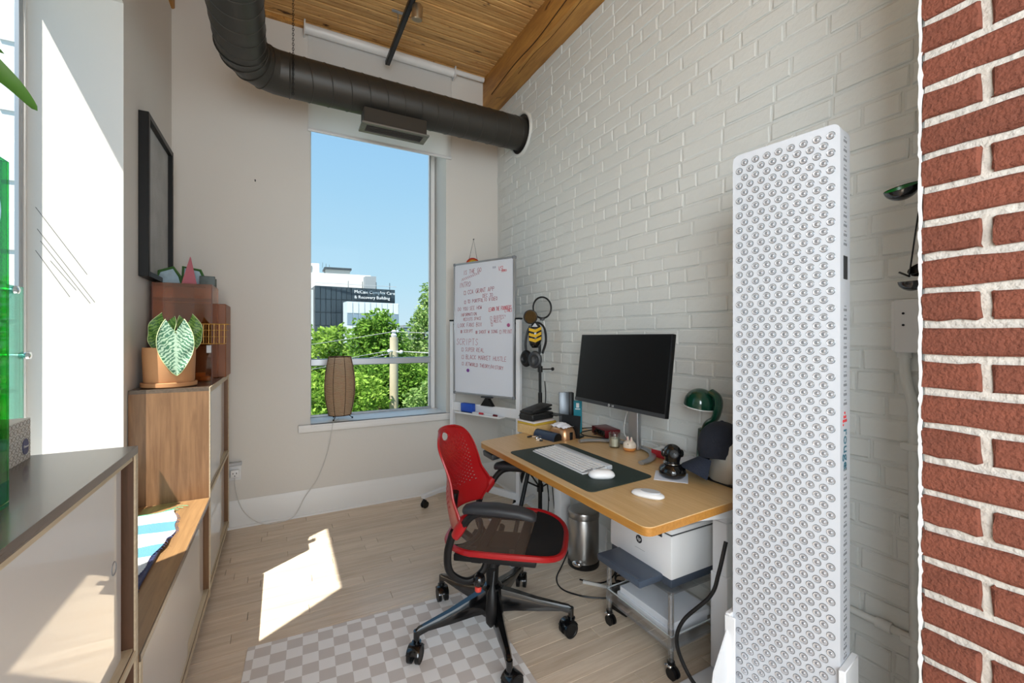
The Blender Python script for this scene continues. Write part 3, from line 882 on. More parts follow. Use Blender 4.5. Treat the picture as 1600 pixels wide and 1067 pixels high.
# tissue box on the near cabinet
mt['tbox'] = M('white_card', '#e4e3e0', 0.5)
mt['tline'] = M('gold_grey_print', '#a9a49a', 0.5)
tz = 1.032
tb = thing('tissue_box', 'white tissue box with a looping line pattern beside the green glass vase', 'tissue box', (-0.54, 1.30, tz))
ang_ = math.atan2(1.412 - 1.18, -0.489 - -0.462)
# long face from near (-0.462,1.16) to far (-0.489,1.36)
A_, B_ = Vector((-0.478, 1.13, tz)), Vector((-0.493, 1.352, tz))
dv = (B_ - A_); nv = Vector((dv.y, -dv.x, 0)).normalized()
MB().prism([A_, B_, B_ - nv * .11, A_ - nv * .11], (0, 0, .088)).build('carton', 'tbox', tb)
ln = MB()
for r_ in range(7):
    for ph in (0, PI):
        pts = []
        for k in range(33):
            t = k / 32
            p = A_ + dv * (0.01 + 0.98 * t) + nv * .0006 + Vector((0, 0, 0.006 + 0.0125 * r_ + 0.0058 * math.sin(ph + t * 2 * PI * 6 + (r_ % 2) * PI / 2)))
            pts.append(p)
        ln.tube(pts, .00045, 4)
ln.build('line_pattern', 'tline', tb, stuff=True, label='looping grey line print')
emb = MB().lathe([(0, 0), (.0155, 0), (.0155, .0012), (0, .0012)], (0, 0, 0), 24)
F_ = frame4(A_ + dv * .87 + nv * .0006 + Vector((0, 0, .030)), dv, (0, 0, 1))
emb.bm.transform(F_ @ Matrix.Diagonal((.95, 1.1, 1, 1)))
lb_ = emb.build('badge', M('violet_badge', '#5a5d86', 0.5), tb, label='round violet brand badge')
text_part('lettering', 'Kleenex', .0075, tb, frame4(A_ + dv * .87 + nv * .0022 + Vector((0, 0, .028)), dv, (0, 0.0, 1)), 'white', .0002, 'CENTER')
MB().prism([A_ + dv * .25 - nv * .03 + Vector((0, 0, .088)), A_ + dv * .75 - nv * .03 + Vector((0, 0, .088)), A_ + dv * .75 - nv * .08 + Vector((0, 0, .088)), A_ + dv * .25 - nv * .08 + Vector((0, 0, .088))], (0, 0, .0006)).build('opening_film', 'paper', tb)

# teal acrylic panel fixed to the left window by clear knobs
ts = thing('acrylic_sheet', 'teal see-through acrylic sheet hung on the left window above the tissue box', 'sheet', (-0.86, 2.26, 0.97))
MB().b2(-0.866, -0.862, 2.205, 2.315, 0.965, 1.487, .001).build('pane', 'teal', ts)
for yy, zz in ((2.325, 1.228), (2.24, 1.47)):
    kn = MB().cyl((-.925, yy, zz), (-.862, yy, zz), .006, n=12).lathe([(0, 0), (.012, 0), (.016, .006), (.014, .014), (.006, .018), (0, .018)], (-.862, yy, zz), 16, mat=Matrix.Rotation(PI / 2, 4, 'Y'))
    kn.build('knob', 'chrome', ts, label='clear round knob')

# tall square green glass vase at the left edge of the view, a plant standing in it
gv = thing('glass_vase', 'tall square green glass vase at the left edge on the near cabinet', 'vase', (-0.47, 0.93, tz))
vx0, vx1, vy0, vy1, vh = -0.56, -0.381, 0.84, 0.980, .545
for b in ((vx0, vx1, vy0, vy0 + .006), (vx0, vx1, vy1 - .006, vy1), (vx0, vx0 + .006, vy0 + .006, vy1 - .006), (vx1 - .006, vx1, vy0 + .006, vy1 - .006)):
    MB().b2(b[0], b[1], b[2], b[3], tz + .008, tz + vh, .001).build('glass_wall', 'greeng', gv)
MB().b2(vx0, vx1, vy0, vy1, tz, tz + .008, .001).build('glass_base', 'greeng', gv)
MB().b2(vx0 + .006, vx1 - .006, vy0 + .006, vy1 - .006, tz + .008, tz + .13).build('water', 'greeng', gv)
rgm = MB().tube([(vx1 + .001, .905 + .042 * math.cos(q), tz + .46 + .042 * math.sin(q)) for q in [2 * PI * k / 28 for k in range(28)]], .0028, 6, closed=True)
rgm.build('ring_handle', 'chrome', gv, label='pale metal ring')
pv = thing('vase_plant', 'long-leaved green plant growing out of the green glass vase', 'plant', (-0.47, .91, tz + .02))
mt['orchid'] = M('strap_leaf_green', '#47702b', 0.4, noise=(20, .25))
def strap(parent, pts, w):
    pts = catmull(pts, 6); n = len(pts) - 1
    def f(u, v):
        i = min(n - 1, int(v * n)); t = v * n - i
        p = pts[i].lerp(pts[i + 1], t); d = (pts[i + 1] - pts[i]).normalized()
        s = (d.cross(Vector((0, 0, 1))).normalized() * .6 + Vector((.1, -.1, .9))); s = (s - d * s.dot(d)).normalized()
        ww = w * (math.sin(PI * min(1, .06 + v * .94)) ** .55)
        return p + s * ww * (u * 2 - 1) + Vector((0, 0, -.25 * ww * (1 - (2 * u - 1) ** 2)))
    return MB().grid(f, 6, n).build('leaf', 'orchid', parent, ang=180)
strap(pv, [(-.47, .91, tz + .30), (-.47, .93, tz + .62), (-.455, .98, tz + .735), (-.405, 1.03, tz + .70), (-.374, 1.05, tz + .660)], .017)
strap(pv, [(-.475, .905, tz + .30), (-.49, .93, tz + .66), (-.48, .98, tz + .775), (-.450, 1.02, tz + .765), (-.410, 1.04, tz + .742)], .009)
strap(pv, [(-.475, .90, tz + .30), (-.50, .86, tz + .60), (-.52, .80, tz + .66), (-.55, .74, tz + .62)], .016)
for k in range(3):
    MB().tube([(-.475 + .006 * k, .905, tz + .02), (-.474 + .003 * k, .907, tz + .31)], .004, 6).build('stem', M('vase_stem', '#4d6b2c', 0.5), pv)

# outlet with plug-in adapter on the back wall
ot = thing('wall_outlet', 'white outlet with a plug and an adapter low on the back wall', 'outlet', (-0.28, YB, .39))
MB().b2(-.317, -.243, YB - .006, YB, .325, .45, .002).build('face_plate', 'white', ot)
MB().b2(-.318, -.238, YB - .045, YB - .006, .43, .452, .004).build('adapter', 'lgrey', ot)
MB().b2(-.306, -.252, YB - .03, YB - .006, .345, .40, .008, 2).build('plug', 'white', ot)
for dx in (-.01, .01): MB().b2(-.279 + dx - .002, -.279 + dx + .002, YB - .031, YB - .0295, .372, .382).build('slot', 'black', ot)
MB().cyl((-.279, YB - .031, .36), (-.279, YB - .0295, .36), .0035, n=10).build('slot', 'black', ot)
tag(MB().tube(catmull([(-.279, YB - .025, .345), (-.27, 3.45, .25), (-.23, 3.445, .12), (-.13, 3.43, .02), (-.02, 3.425, .005), (.08, 3.43, .03), (.15, 3.44, .15), (.236, 3.45, .272), (.30, 3.452, .45), (.325, 3.438, .60), (.335, 3.432, .665), (.36, 3.50, .667), (.385, 3.55, .672)], 8), .0028, 6).build('lamp_cord', 'rope'), 'thin white cord running from the sill lamp down the back wall to the outlet', 'cord')
MBn = MB().cyl((-.161, YB, 2.378), (-.161, YB - .018, 2.382), .004, n=8)
tag(MBn.build('wall_hook', 'darkgrey'), 'small bare nail in the back wall left of the window', 'hook')

# ------------------------------------------------------------------ under the ceiling: duct, grille, blind, track light
du = thing('spiral_duct', 'thick dark round duct running under the ceiling into the white brick wall', 'duct', (.75, 3.04, 2.805))
DR = .125
path = []
for k in range(18): path.append(Vector((-.2, .35 + (2.83 - .35) * k / 17, 2.93)))
# segmented elbow
for q in (18, 38, 58, 76): path.append(Vector((-.2 + .22 * (1 - math.cos(R(q))), 2.82 + .22 * math.sin(R(q)), 2.93)))
n_elb = len(path)
MB().tube(path[:18], DR, 36, caps=False).build('straight_run', 'duct', du)
el = [path[17]] + path[18:] + [Vector((.05, 3.04, 2.93))]
MB().tube(el, DR * 1.012, 36, caps=False).build('elbow', 'duct', du, ang=14)
MB().tube([(.03, 3.04, 2.93), (XR - .005, 3.04, 2.93)], DR, 36, caps=False).build('straight_run', 'duct', du)
def ringseam(p, t, r_=DR, w=.0035, skew=.04):
    t = Vector(t).normalized(); a = t.cross(Vector((0, 0, 1))).normalized(); b = t.cross(a)
    pts = [Vector(p) + a * math.cos(q) * r_ + b * math.sin(q) * r_ + t * skew * math.sin(q + .6) for q in [2 * PI * k / 36 for k in range(36)]]
    return MB().tube(pts, w, 5, closed=True)
for k in range(14):
    ringseam((.14 + .115 * k, 3.04, 2.93), (1, 0, 0), skew=.035, w=.0028).build('seam', 'duct', du)
for k in range(15):
    ringseam((-.2, 2.74 - .115 * k, 2.93), (0, 1, 0), skew=.03, w=.0028).build('seam', 'duct', du)
for p, t in ((path[17], (0, 1, 0)), (path[18], (.3, 1, 0)), (path[19], (.62, .8, 0)), (path[20], (.85, .5, 0)), (Vector((.045, 3.04, 2.93)), (1, 0, 0))):
    ringseam(p, t, DR * 1.02, .004, 0).build('seam', 'duct', du)
cl_ = MB().tube([(XR - .009 , 3.04 + .163 * math.cos(q), 2.93 + .163 * math.sin(q)) for q in [2 * PI * k / 40 for k in range(40)]], .014, 8, closed=True)
cl_.build('wall_collar', 'brickw', du, label='white painted ring around the wall opening')
MB().tube([(XR - .012, 3.04, 2.93), (XR + .0, 3.04, 2.93)], .151, 36).build('gap_shade_disc', 'black', du, label='black disc put in for the dark of the gap around the duct end')  # flat black disc painted in for the shade inside the gap
mt['louvreg'] = M('louvre_grey', '#5c5955', .45)
gr = thing('air_grille', 'black slotted air grille hanging under the round duct', 'air grille', (.685, 2.98, 2.68))
GX0, GX1, GY0, GY1 = .455, .90, 2.895, 3.045
MB().b2(GX0 + .015, GX1 - .015, GY0 + .015, GY1 - .012, 2.69, 2.79, .002).build('boot', 'duct', gr)
for nm, b in (('flange', (GX0, GX1, GY0, GY0 + .026)), ('flange', (GX0, GX1, GY1 - .026, GY1)), ('flange', (GX0, GX0 + .035, GY0 + .026, GY1 - .026)), ('flange', (GX1 - .035, GX1, GY0 + .026, GY1 - .026))):
    MB().b2(b[0], b[1], b[2], b[3], 2.678, 2.69, .002).build(nm, M('grille_grey', '#75726d', .4, .2) if 'gg' not in mt else mt['gg'], gr)
for k in range(6):
    yy = GY0 + .034 + k * .0165
    MB().box(((GX0 + GX1) / 2, yy, 2.681), (GX1 - GX0 - .07, .010, .002), rot=Matrix.Rotation(R(35), 3, 'X')).build('louvre', 'louvreg', gr)
MB().b2(GX0 + .03, GX1 - .03, GY0 + .02, GY1 - .02, 2.6945, 2.6955).build('duct_opening', 'black', gr)
for x in (GX0 + .016, GX1 - .016): MB().cyl((x, 2.965, 2.678), (x, 2.965, 2.676), .005, n=10).build('screw', 'grey', gr)
ch = MB()
for k in range(56):
    z = 2.75 + .0148 * k
    rot = Matrix.Rotation(PI / 2 * (k % 2), 3, 'Z')
    ch.tube([Vector((.061, 2.905, z + .0085)) + rot @ Vector((.0048 * math.cos(q), 0, .0095 * math.sin(q))) for q in [2 * PI * j / 8 for j in range(8)]], .0016, 4, closed=True)
tag(ch.build('hanging_chain', 'black', smooth=True), 'thin dark chain hanging down in front of the round duct near its bend', 'chain')['kind'] = 'stuff'

bd = thing('roller_blind', 'white roller blind half covering the back window behind the duct', 'blind', (.72, 3.44, 2.80))
MB().cyl((.150, 3.435, 3.515), (1.275, 3.435, 3.515), .034, n=24).build('roller', 'white', bd)
for x in (.140, 1.276): MB().b2(x, x + .010, 3.395, YB, 3.47, 3.557, .002).build('bracket', 'white', bd)
MB().grid(lambda u, v: Vector((.170 + 1.09 * u, 3.462 + .002 * math.sin(9 * u), 2.81 + .70 * v)), 12, 8).build('fabric', 'blind', bd, ang=180)
MB().b2(.166, 1.265, 3.452, 3.470, 2.795, 2.818, .004, 2).build('bottom_bar', 'white', bd)
MB().cyl((1.255, 3.43, 3.5), (1.262, 3.45, 2.40 + .5), .0016, n=6).build('pull_cord', 'rope', bd)
tag(MB().cyl((1.29, 3.44, 3.535), (1.555, 3.44, 3.535), .02, n=16).build('blind_tube', 'white'), 'short white tube against the ceiling right of the blind roller', 'tube')

tk = thing('track_light', 'black ceiling track with one silver spotlight head', 'track light', (.70, 2.7, 3.36))
MB().b2(.696, .730, 1.7, 3.36, 3.372, 3.402, .002).build('track', 'black', tk)
MB().b2(.704, .722, 1.71, 3.355, 3.3705, 3.373).build('track_slot', 'darkgrey', tk)
for yy in (3.02, 2.1):
    MB().b2(.672, .752, yy - .012, yy + .012, ZC - .008, ZC - .0035, .001).build('ceiling_bracket', 'alu', tk)
    MB().cyl((.713, yy, 3.40), (.713, yy, ZC - .004), .003, n=6).build('hanger', 'alu', tk)
MB().cyl((.728, 2.66, 3.37), (.742, 2.66, 3.325), .007, n=10).build('arm', 'black', tk)
hd = MB().lathe([(0, -.045), (.03, -.045), (.034, -.04), (.034, .03), (.024, .045), (0, .047)], (0, 0, 0), 24)
hd.bm.transform(Matrix.Translation((.752, 2.675, 3.338)) @ Matrix.Rotation(R(12), 4, 'X'))
hd.build('spot_head', M('satin_nickel', '#b9a98f', .3, .9), tk, label='satin silver spotlight head')

# ------------------------------------------------------------------ lamp on the sill
lx, ly, lz = .398, 3.575, .664
lp = thing('table_lamp', 'woven cane table lamp standing on the window sill', 'lamp', (lx, ly, lz))
mt['cane'] = translucent('woven_cane', '#dcb892', .5)
_n, _l = mt['cane'].node_tree.nodes, mt['cane'].node_tree.links
_tc = _n.new('ShaderNodeTexCoord'); _w = _n.new('ShaderNodeTexWave'); _w.bands_direction = 'Z'
_w.inputs['Scale'].default_value = 31; _w.inputs['Distortion'].default_value = 2.5; _w.inputs['Detail'].default_value = 2
_r = _n.new('ShaderNodeValToRGB'); _r.color_ramp.elements[0].color = hx('#8c6441'); _r.color_ramp.elements[1].color = hx('#ecd2b4')
_r.color_ramp.elements[0].position = .15; _r.color_ramp.elements[1].position = .6
_l.new(_tc.outputs['Object'], _w.inputs['Vector']); _l.new(_w.outputs['Fac'], _r.inputs[0])
for q_ in _n:
    if q_.type in ('BSDF_DIFFUSE', 'BSDF_TRANSLUCENT'): _l.new(_r.outputs[0], q_.inputs[0])
mt['caned'] = M('dark_cane', '#4a2f1c', .7)
def lr(t): return .078 + .033 * math.sin(PI * min(1, max(0, t * .94 + .03)))
zb, zt = lz + .035, lz + .482
prof = []
nst = 44
for k in range(nst):
    for d_, w in ((0, 0.0), (.32, .0024), (.68, .0024), (.95, 0.0)):
        t = (k + d_) / nst
        prof.append((lr(t) + w, zb + (zt - zb) * t))
MB().lathe(prof, (lx, ly, 0), 26, caps=False).build('shade', 'cane', lp, ang=60)
for k in range(8):
    q = 2 * PI * k / 8 + .25
    MB().tube([(lx + math.cos(q) * (lr(t) + .0032), ly + math.sin(q) * (lr(t) + .0032), zb + (zt - zb) * t) for t in [j / 12 for j in range(13)]], .0022, 5).build('rib', 'caned', lp)
for z, t in ((zb, 0), (zt, 1)):
    MB().tube([(lx + math.cos(q) * (lr(t) + .001), ly + math.sin(q) * (lr(t) + .001), z) for q in [2 * PI * k / 28 for k in range(28)]], .003, 6, closed=True).build('hoop', 'caned', lp)
for k in range(3):
    q = 2 * PI * k / 3 - 2.2
    MB().tube([(lx + .05 * math.cos(q), ly + .05 * math.sin(q), zb + .005), (lx + .088 * math.cos(q), ly + .088 * math.sin(q), lz + .008)], .0028, 6).ball((lx + .090 * math.cos(q), ly + .090 * math.sin(q), lz + .007), .007, 10, 8).build('foot', 'black', lp)
MB().lathe([(0, lz + .03), (.03, lz + .03), (.03, lz + .04), (.016, lz + .05), (.016, lz + .1), (0, lz + .1)], (lx, ly, 0), 14).ball((lx, ly, lz + .15), (.028, .028, .045), 14, 10).build('bulb_holder', 'white', lp)

# ------------------------------------------------------------------ outside the back window
gd = structure(MB().b2(-400, 400, 8, 500, -9.2, -9.0).build('ground', M('lawn_and_asphalt', '#66675f', .95, noise=(.05, .3))))
mt['leafA'] = translucent('tree_leaf_light', '#7fae3f', .42, ('#5a8428', '#aecb60'))
mt['leafB'] = translucent('tree_leaf_dark', '#4f7a2c', .35, ('#416b25', '#8fb34e'))
mt['leafC'] = translucent('tree_leaf_grey', '#7c9a5a', .35, ('#587d38', '#abc27c'))
mt['bark'] = M('bark', '#5d4c3c', .9, noise=(4, .3))
def tree(label, base, blobs, n, size, mat, seed, group='trees outside the back window', spiky=0.0):
    """blobs: (x, y, z, rx, ry, rz) ellipsoids of leaves in world space"""
    rt = random.Random(seed)
    t = thing('tree', label, 'tree', base, 0, group)
    vs, fs = [], []
    vol = [b[3] * b[4] * b[5] for b in blobs]; tot = sum(v ** .67 for v in vol)
    for b, v in zip(blobs, vol):
        m_ = int(n * v ** .67 / tot)
        # leaves sit in small tufts through the outer shell
        for _ in range(m_ // 9):
            while True:
                d = Vector((rt.gauss(0, 1), rt.gauss(0, 1), rt.gauss(0, 1)))
                if d.length > .1: break
            d.normalize()
            rr = rt.uniform(.62, 1.0 + spiky * rt.random())
            c = Vector((b[0] + d.x * b[3] * rr, b[1] + d.y * b[4] * rr, b[2] + d.z * b[5] * rr))
            ts_ = size * rt.uniform(1.2, 2.2)
            for _ in range(9):
                p = c + Vector((rt.uniform(-1, 1), rt.uniform(-1, 1), rt.uniform(-.7, .7))) * ts_
                a = Vector((rt.uniform(-1, 1), rt.uniform(-1, 1), rt.uniform(-.6, .6))).normalized() * size * rt.uniform(.7, 1.2)
                bb = a.cross(Vector((rt.uniform(-1, 1), rt.uniform(-1, 1), rt.uniform(-1, 1)))).normalized() * size * .42
                k = len(vs)
                vs += [p - a, p + bb, p + a, p - bb]
                fs.append((k, k + 1, k + 2, k + 3))
    inv = ROOT[t.name]
    me = bpy.data.meshes.new('foliage')
    me.from_pydata([inv @ Vector(v) for v in vs], [], fs); me.update()
    me.materials.append(mt[mat])
    o = bpy.data.objects.new('foliage', me); col.objects.link(o); o.parent = t; o['kind'] = 'stuff'
    top = max(blobs, key=lambda q: q[5])
    tr = MB().tube(catmull([base, (base[0] + .15, base[1], base[2] + 3), (top[0], top[1], top[2])], 4), [.32 - .02 * k for k in range(9)], 8)
    for b in blobs[:5]:
        tr.tube([(top[0], top[1], top[2] - top[5] * .7), (b[0], b[1], b[2])], [.1, .04], 6)
    tr.build('trunk', 'bark', t)
    return t
tree('bright green leafy tree outside, leftmost in the back window', (1.9, 26.2, -9), [(1.6, 26.0, -.2, 2.3, 1.8, 2.1), (.6, 26.6, -1.6, 2.2, 2, 2.3), (3.0, 26.2, -1.2, 1.6, 1.5, 2.1), (2.6, 25.6, 1.0, .9, .9, 1.0), (2.0, 25.4, -3.4, 2.9, 2, 2.0)], 15000, .15, 'leafA', 1)
tree('darker spiky-topped tree outside, in the middle of the back window', (4.3, 22.8, -9), [(4.3, 22.9, .5, 1.15, 1.2, 1.5), (4.25, 22.8, 1.7, .8, .8, .75), (3.7, 22.6, 1.2, .6, .6, .6), (4.9, 22.7, 1.1, .65, .6, .6), (4.4, 22.4, -1.6, 1.9, 1.5, 1.7), (3.6, 22.8, -.8, 1.0, 1.2, 1.2)], 13000, .14, 'leafB', 2, spiky=.5)
tree('tall tree outside at the right edge of the back window', (7.9, 25.6, -9), [(8.1, 25.6, 1.2, 1.3, 1.6, 1.9), (8.2, 25.6, 3.1, .9, 1.0, 1.2), (7.2, 25.3, -.6, 1.6, 1.6, 1.7), (7.4, 25.3, 2.2, .45, .6, .35), (6.4, 25.3, -.9, 1.1, 1.2, 1.1), (8.4, 25.3, -2.6, 2.3, 1.8, 2.0)], 14000, .14, 'leafC', 3, spiky=.35)
tree('low dense tree outside below the power lines on the left', (1.6, 16.2, -9), [(1.5, 16.3, -1.1, 1.6, 1.1, 1.2), (.3, 16.5, -1.4, 1.3, 1.1, 1.3), (2.6, 16.8, -.9, 1.0, .9, .9), (1.6, 16, -3.0, 2.2, 1.2, 1.3)], 12000, .10, 'leafA', 4)
tree('low dense tree outside behind the utility pole', (4.2, 19.4, -9), [(3.6, 19.4, -1.3, 1.2, 1.0, 1.6), (4.7, 19.3, -.9, 1.2, 1.0, 1.3), (5.6, 19.2, -1.3, 1.2, 1.0, 1.5), (4.4, 19, -3.2, 2.2, 1.2, 1.5)], 13000, .11, 'leafB', 5)
tree('pale grey-green bushy tree outside at the lower right', (5.3, 15.6, -9), [(5.1, 15.8, -1.3, 1.1, .9, 1.0), (6.2, 15.7, -1.0, 1.0, 1.0, 1.2), (4.9, 15.4, -2.4, 1.5, 1.0, 1.0)], 9000, .09, 'leafC', 6)
mt['polew'] = M('weathered_pole', '#b9ac92', .9, noise=(3, .2))
up = thing('utility_pole', 'pale wooden utility pole outside the back window', 'pole', (3.9, 17.19, -9))
MB().cyl((3.9, 17.19, -9), (3.9, 17.19, 1.28), .19, .16, 14).build('pole', 'polew', up)
MB().lathe([(0, 1.28), (.10, 1.28), (.12, 1.36), (.07, 1.44), (.11, 1.50), (.05, 1.56), (0, 1.57)], (3.9, 17.19, 0), 12).build('top_insulator', 'lgrey', up)
for dx, zz in ((-.22, .74), (.24, .70)): MB().cyl((3.9, 17.1, zz), (3.9 + dx, 17.02, zz), .03, n=8).ball((3.9 + dx, 17.02, zz), .075, 10, 8).build('insulator', 'white', up)
wires = [((-9, 24.4, .2), (3.9, 17.19, 1.5), (14, 11.5, 1.6), 'upper'), ((-9, 24.4, -.9), (3.68, 17.02, .76), (14, 11.5, .6), 'lower left'), ((-9, 24.2, -1.3), (4.14, 17.02, .72), (14, 11.3, .9), 'lowest')]
for a, b, c, nm in wires:
    a, b, c = Vector(a), Vector(b), Vector(c)
    pts = [a.lerp(b, k / 8) - Vector((0, 0, .35 * math.sin(PI * k / 8))) for k in range(8)] + [b.lerp(c, k / 8) - Vector((0, 0, .2 * math.sin(PI * k / 8))) for k in range(9)]
    tag(MB().tube(pts, .010, 5).build('power_line', 'grey'), nm + ' pale power line crossing the trees outside, held by the utility pole', 'cable')

mt['facade'] = M('dark_curtain_glass', '#3a464e', .15, 0.0, var=.25)
mt['facadel'] = M('pale_curtain_glass', '#93a6b6', .15, .3, var=.12)
mt['facadew'] = M('frosted_spandrel', '#dde6ea', .25, var=.05)
mt['mull'] = M('dark_mullion', '#2e373d', .5)
mt['mulll'] = M('pale_mullion', '#b7c2c9', .5)
mt['bwhite'] = M('white_cladding', '#ece9e4', .7)
def glass_block(t, A, B, z0, z1, depth, cols, rows, body, mull, pane_fn, r_=0.12):
    A, B = Vector((A[0], A[1], 0)), Vector((B[0], B[1], 0))
    d = B - A; L_ = d.length; d.normalize(); n = Vector((d.y, -d.x, 0))      # n faces the camera
    if n.y > 0: n = -n
    bk_ = -n * depth
    MB().prism([A + Vector((0, 0, z0)), B + Vector((0, 0, z0)), B + bk_ + Vector((0, 0, z0)), A + bk_ + Vector((0, 0, z0))], (0, 0, z1 - z0)).build('block', body, t)
    pw, ph = L_ / cols, (z1 - z0) / rows
    Rm = Matrix(((d.x, -n.x, 0), (d.y, -n.y, 0), (0, 0, 1)))
    me = {}
    for j in range(rows):
        for i in range(cols):
            mm = pane_fn(i, j)
            if mm not in me:
                me[mm] = MB(False).box((0, 0, 0), (pw - r_, .1, ph - r_), .01).mesh('pane', mm, smooth=False)
            o = bpy.data.objects.new('pane', me[mm]); col.objects.link(o); o.parent = t
            o.matrix_local = ROOT[t.name] @ (Matrix.Translation(A + d * pw * (i + .5) + n * .03 + Vector((0, 0, z0 + ph * (j + .5)))) @ Rm.to_4x4())
    return d, n
hb = thing('hospital_building', 'large dark glass and white building with white lettering seen far through the back window', 'building', (13, 90, -9))
d, n = glass_block(hb, (5.45, 87.7), (20.3, 88.6), -9, 10.78, 14, 16, 8, 'mull', 'mull', lambda i, j: 'facade')
d2, n2 = glass_block(hb, (9.86, 78.6), (18.87, 79.33), -9, 7.35, 3, 9, 8, 'mulll', 'mulll', lambda i, j: 'facadel' if j % 2 == 0 else 'facadew', .16)
MB().b2(-12, 5.45, 90, 104, -9, 10.2).build('side_wing', 'facadew', hb)
MB().prism([(-10, 102, 9), (17.5, 99.5, 9), (17.5, 112, 9), (-10, 116, 9)], (0, 0, 5.9)).build('upper_storey', 'bwhite', hb)
MB().prism([(8.6, 103.5, 14.9), (13.6, 103, 14.9), (13.6, 108, 14.9), (8.6, 108, 14.9)], (0, 0, 1.6)).build('roof_plant_room', M('grey_metal_cladding', '#8d9494', .6), hb)
MB().prism([(8.3, 103.2, 16.2), (13.9, 102.7, 16.2), (13.9, 108.3, 16.2), (8.3, 108.3, 16.2)], (0, 0, .45)).build('roof_edge', 'mull', hb)
MB().b2(2.5, 7.3, 104, 108, 14.8, 17.4).build('roof_plant_room', 'bwhite', hb)
MB().b2(4.0, 5.9, 103.8, 104, 15.2, 16.8).build('louvre_panel', M('grey_louvre', '#6f7678', .6), hb)
MB().prism([(15.75, 96.0, 10.7), (17.85, 95.2, 10.7), (17.85, 98, 10.7), (15.75, 98.5, 10.7)], (0, 0, 3.5)).build('vent_tower', M('vent_grey', '#8b9297', .6), hb)
MB().b2(5.45, 20.3, 87.4, 87.55, 11.25, 11.33).build('roof_rail', 'lgrey', hb)
for k in range(4):
    MB().b2(11.2 + 2.6 * k, 11.3 + 2.6 * k, 87.6, 87.7, 10.7, 12.0).build('roof_post', 'mull', hb)
for k in range(3): MB().b2(8.0 + .7 * k, 8.06 + .7 * k, 104.4, 104.5, 16.6, 17.8 - .2 * k).build('antenna', 'mull', hb)
bsign = frame4((11.9, 87.6, 8.95), d, (0, 0, 1))
mt['signw'] = M('white_sign_letter', '#f4f6f7', .5)
text_part('lettering', 'McCain Complex Care', .84, hb, frame4(Vector((12.35, 87.70, 9.72)) , d, (0, 0, 1)), 'signw', .05)
text_part('lettering', '& Recovery Building', .84, hb, frame4(Vector((12.35, 87.70, 8.70)), d, (0, 0, 1)), 'signw', .05)
fb = thing('distant_tower', 'small grey building on the horizon right of the glass blocks', 'building', (52, 199, -9))
for x, z1 in ((48, 5.4), (52, 6.6), (58, 6.0)):
    MB().b2(x - 3, x + 3, 197, 203, -9, z1).build('block', 'grey', fb)
    for j in range(3): MB().b2(x - 2.8, x + 2.8, 196.9, 197, z1 - 1.2 - j * 1.6, z1 - .5 - j * 1.6).build('window', 'facadel', fb)
for k in range(0): pass

# ------------------------------------------------------------------ the standing desk
dk = thing('standing_desk', 'white-legged standing desk with a bamboo top along the white brick wall', 'desk', (1.28, 1.6, 0))
DZ = .74
def rounded(pts, r_, n=6):
    out = []
    k = len(pts)
    for i in range(k):
        p = Vector(pts[i]); a = (Vector(pts[i - 1]) - p).normalized(); b = (Vector(pts[(i + 1) % k]) - p).normalized()
        for j in range(n + 1):
            t = j / n
            p0 = p + a * r_; p2 = p + b * r_
            out.append(p0 * (1 - t) ** 2 + p * 2 * t * (1 - t) + p2 * t * t)
    return out
top = rounded([(.932, 2.118, 0), (.940, .925, 0), (1.64, .955, 0), (1.64, 2.285, 0)], .035)
MB().prism([(p.x, p.y, DZ - .003) for p in top], (0, 0, .003)).build('tabletop', 'bamboo', dk)
MB().prism([(p.x, p.y, DZ - .028) for p in top], (0, 0, .025)).build('tabletop_edge', 'bambooedge', dk, ang=60, label='darker bamboo edge band')
for k, yy in enumerate((1.075, 2.16)):
    lg_ = MB().b2(1.46, 1.53, yy - .036, yy + .036, .03, .40, .004, 2).build('leg', 'whitemetal', dk)
    MB().b2(1.4645, 1.5255, yy - .0315, yy + .0315, .395, .60, .003).build('leg_slider', 'whitemetal', lg_)
    MB().b2(1.469, 1.521, yy - .027, yy + .027, .595, .71, .003).build('leg_slider', 'whitemetal', lg_)
    MB().b2(1.13, 1.665, yy - .038, yy + .038, 0.004, .032, .008, 2).build('foot', 'whitemetal', dk)
    yb = yy + (-.075 if k == 0 else .075)
    MB().prism([(1.10, yb - .02, .712), (1.60, yb - .02, .712), (1.60, yb - .02, .665), (1.45, yb - .02, .655), (1.10, yb - .02, .70)], (0, .04, 0)).build('side_bracket', 'whitemetal', dk)
for xx in (1.40, 1.56): MB().b2(xx, xx + .03, 1.0, 2.17, .672, .712, .003).build('crossbar', 'whitemetal', dk)
ct = MB().box((.965, 2.035, .688), (.05, .115, .030), .006, 2, rot=Matrix.Rotation(R(-8), 3, 'Y'))
ctp = ct.build('height_control', 'darkgrey', dk, label='dark height control box under the front edge')

# desk mat, keyboard, mouse, remote
mat_o = MB().prism([(p.x, p.y, DZ) for p in rounded([(.972, 1.855, 0), (.975, 1.232, 0), (1.312, 1.255, 0), (1.308, 1.875, 0)], .03)], (0, 0, .0025)).build('desk_mat', 'matgreen')
tag(mat_o, 'dark green leather desk mat under the white keyboard', 'desk mat')
kz = DZ + .0025
kang = math.atan2(1.403 - 1.803, 1.07 - 1.082)
kb = thing('keyboard', 'slim white keyboard with a grey rear strip on the dark green desk mat', 'keyboard', (1.075, 1.805, kz), R(-90.5))
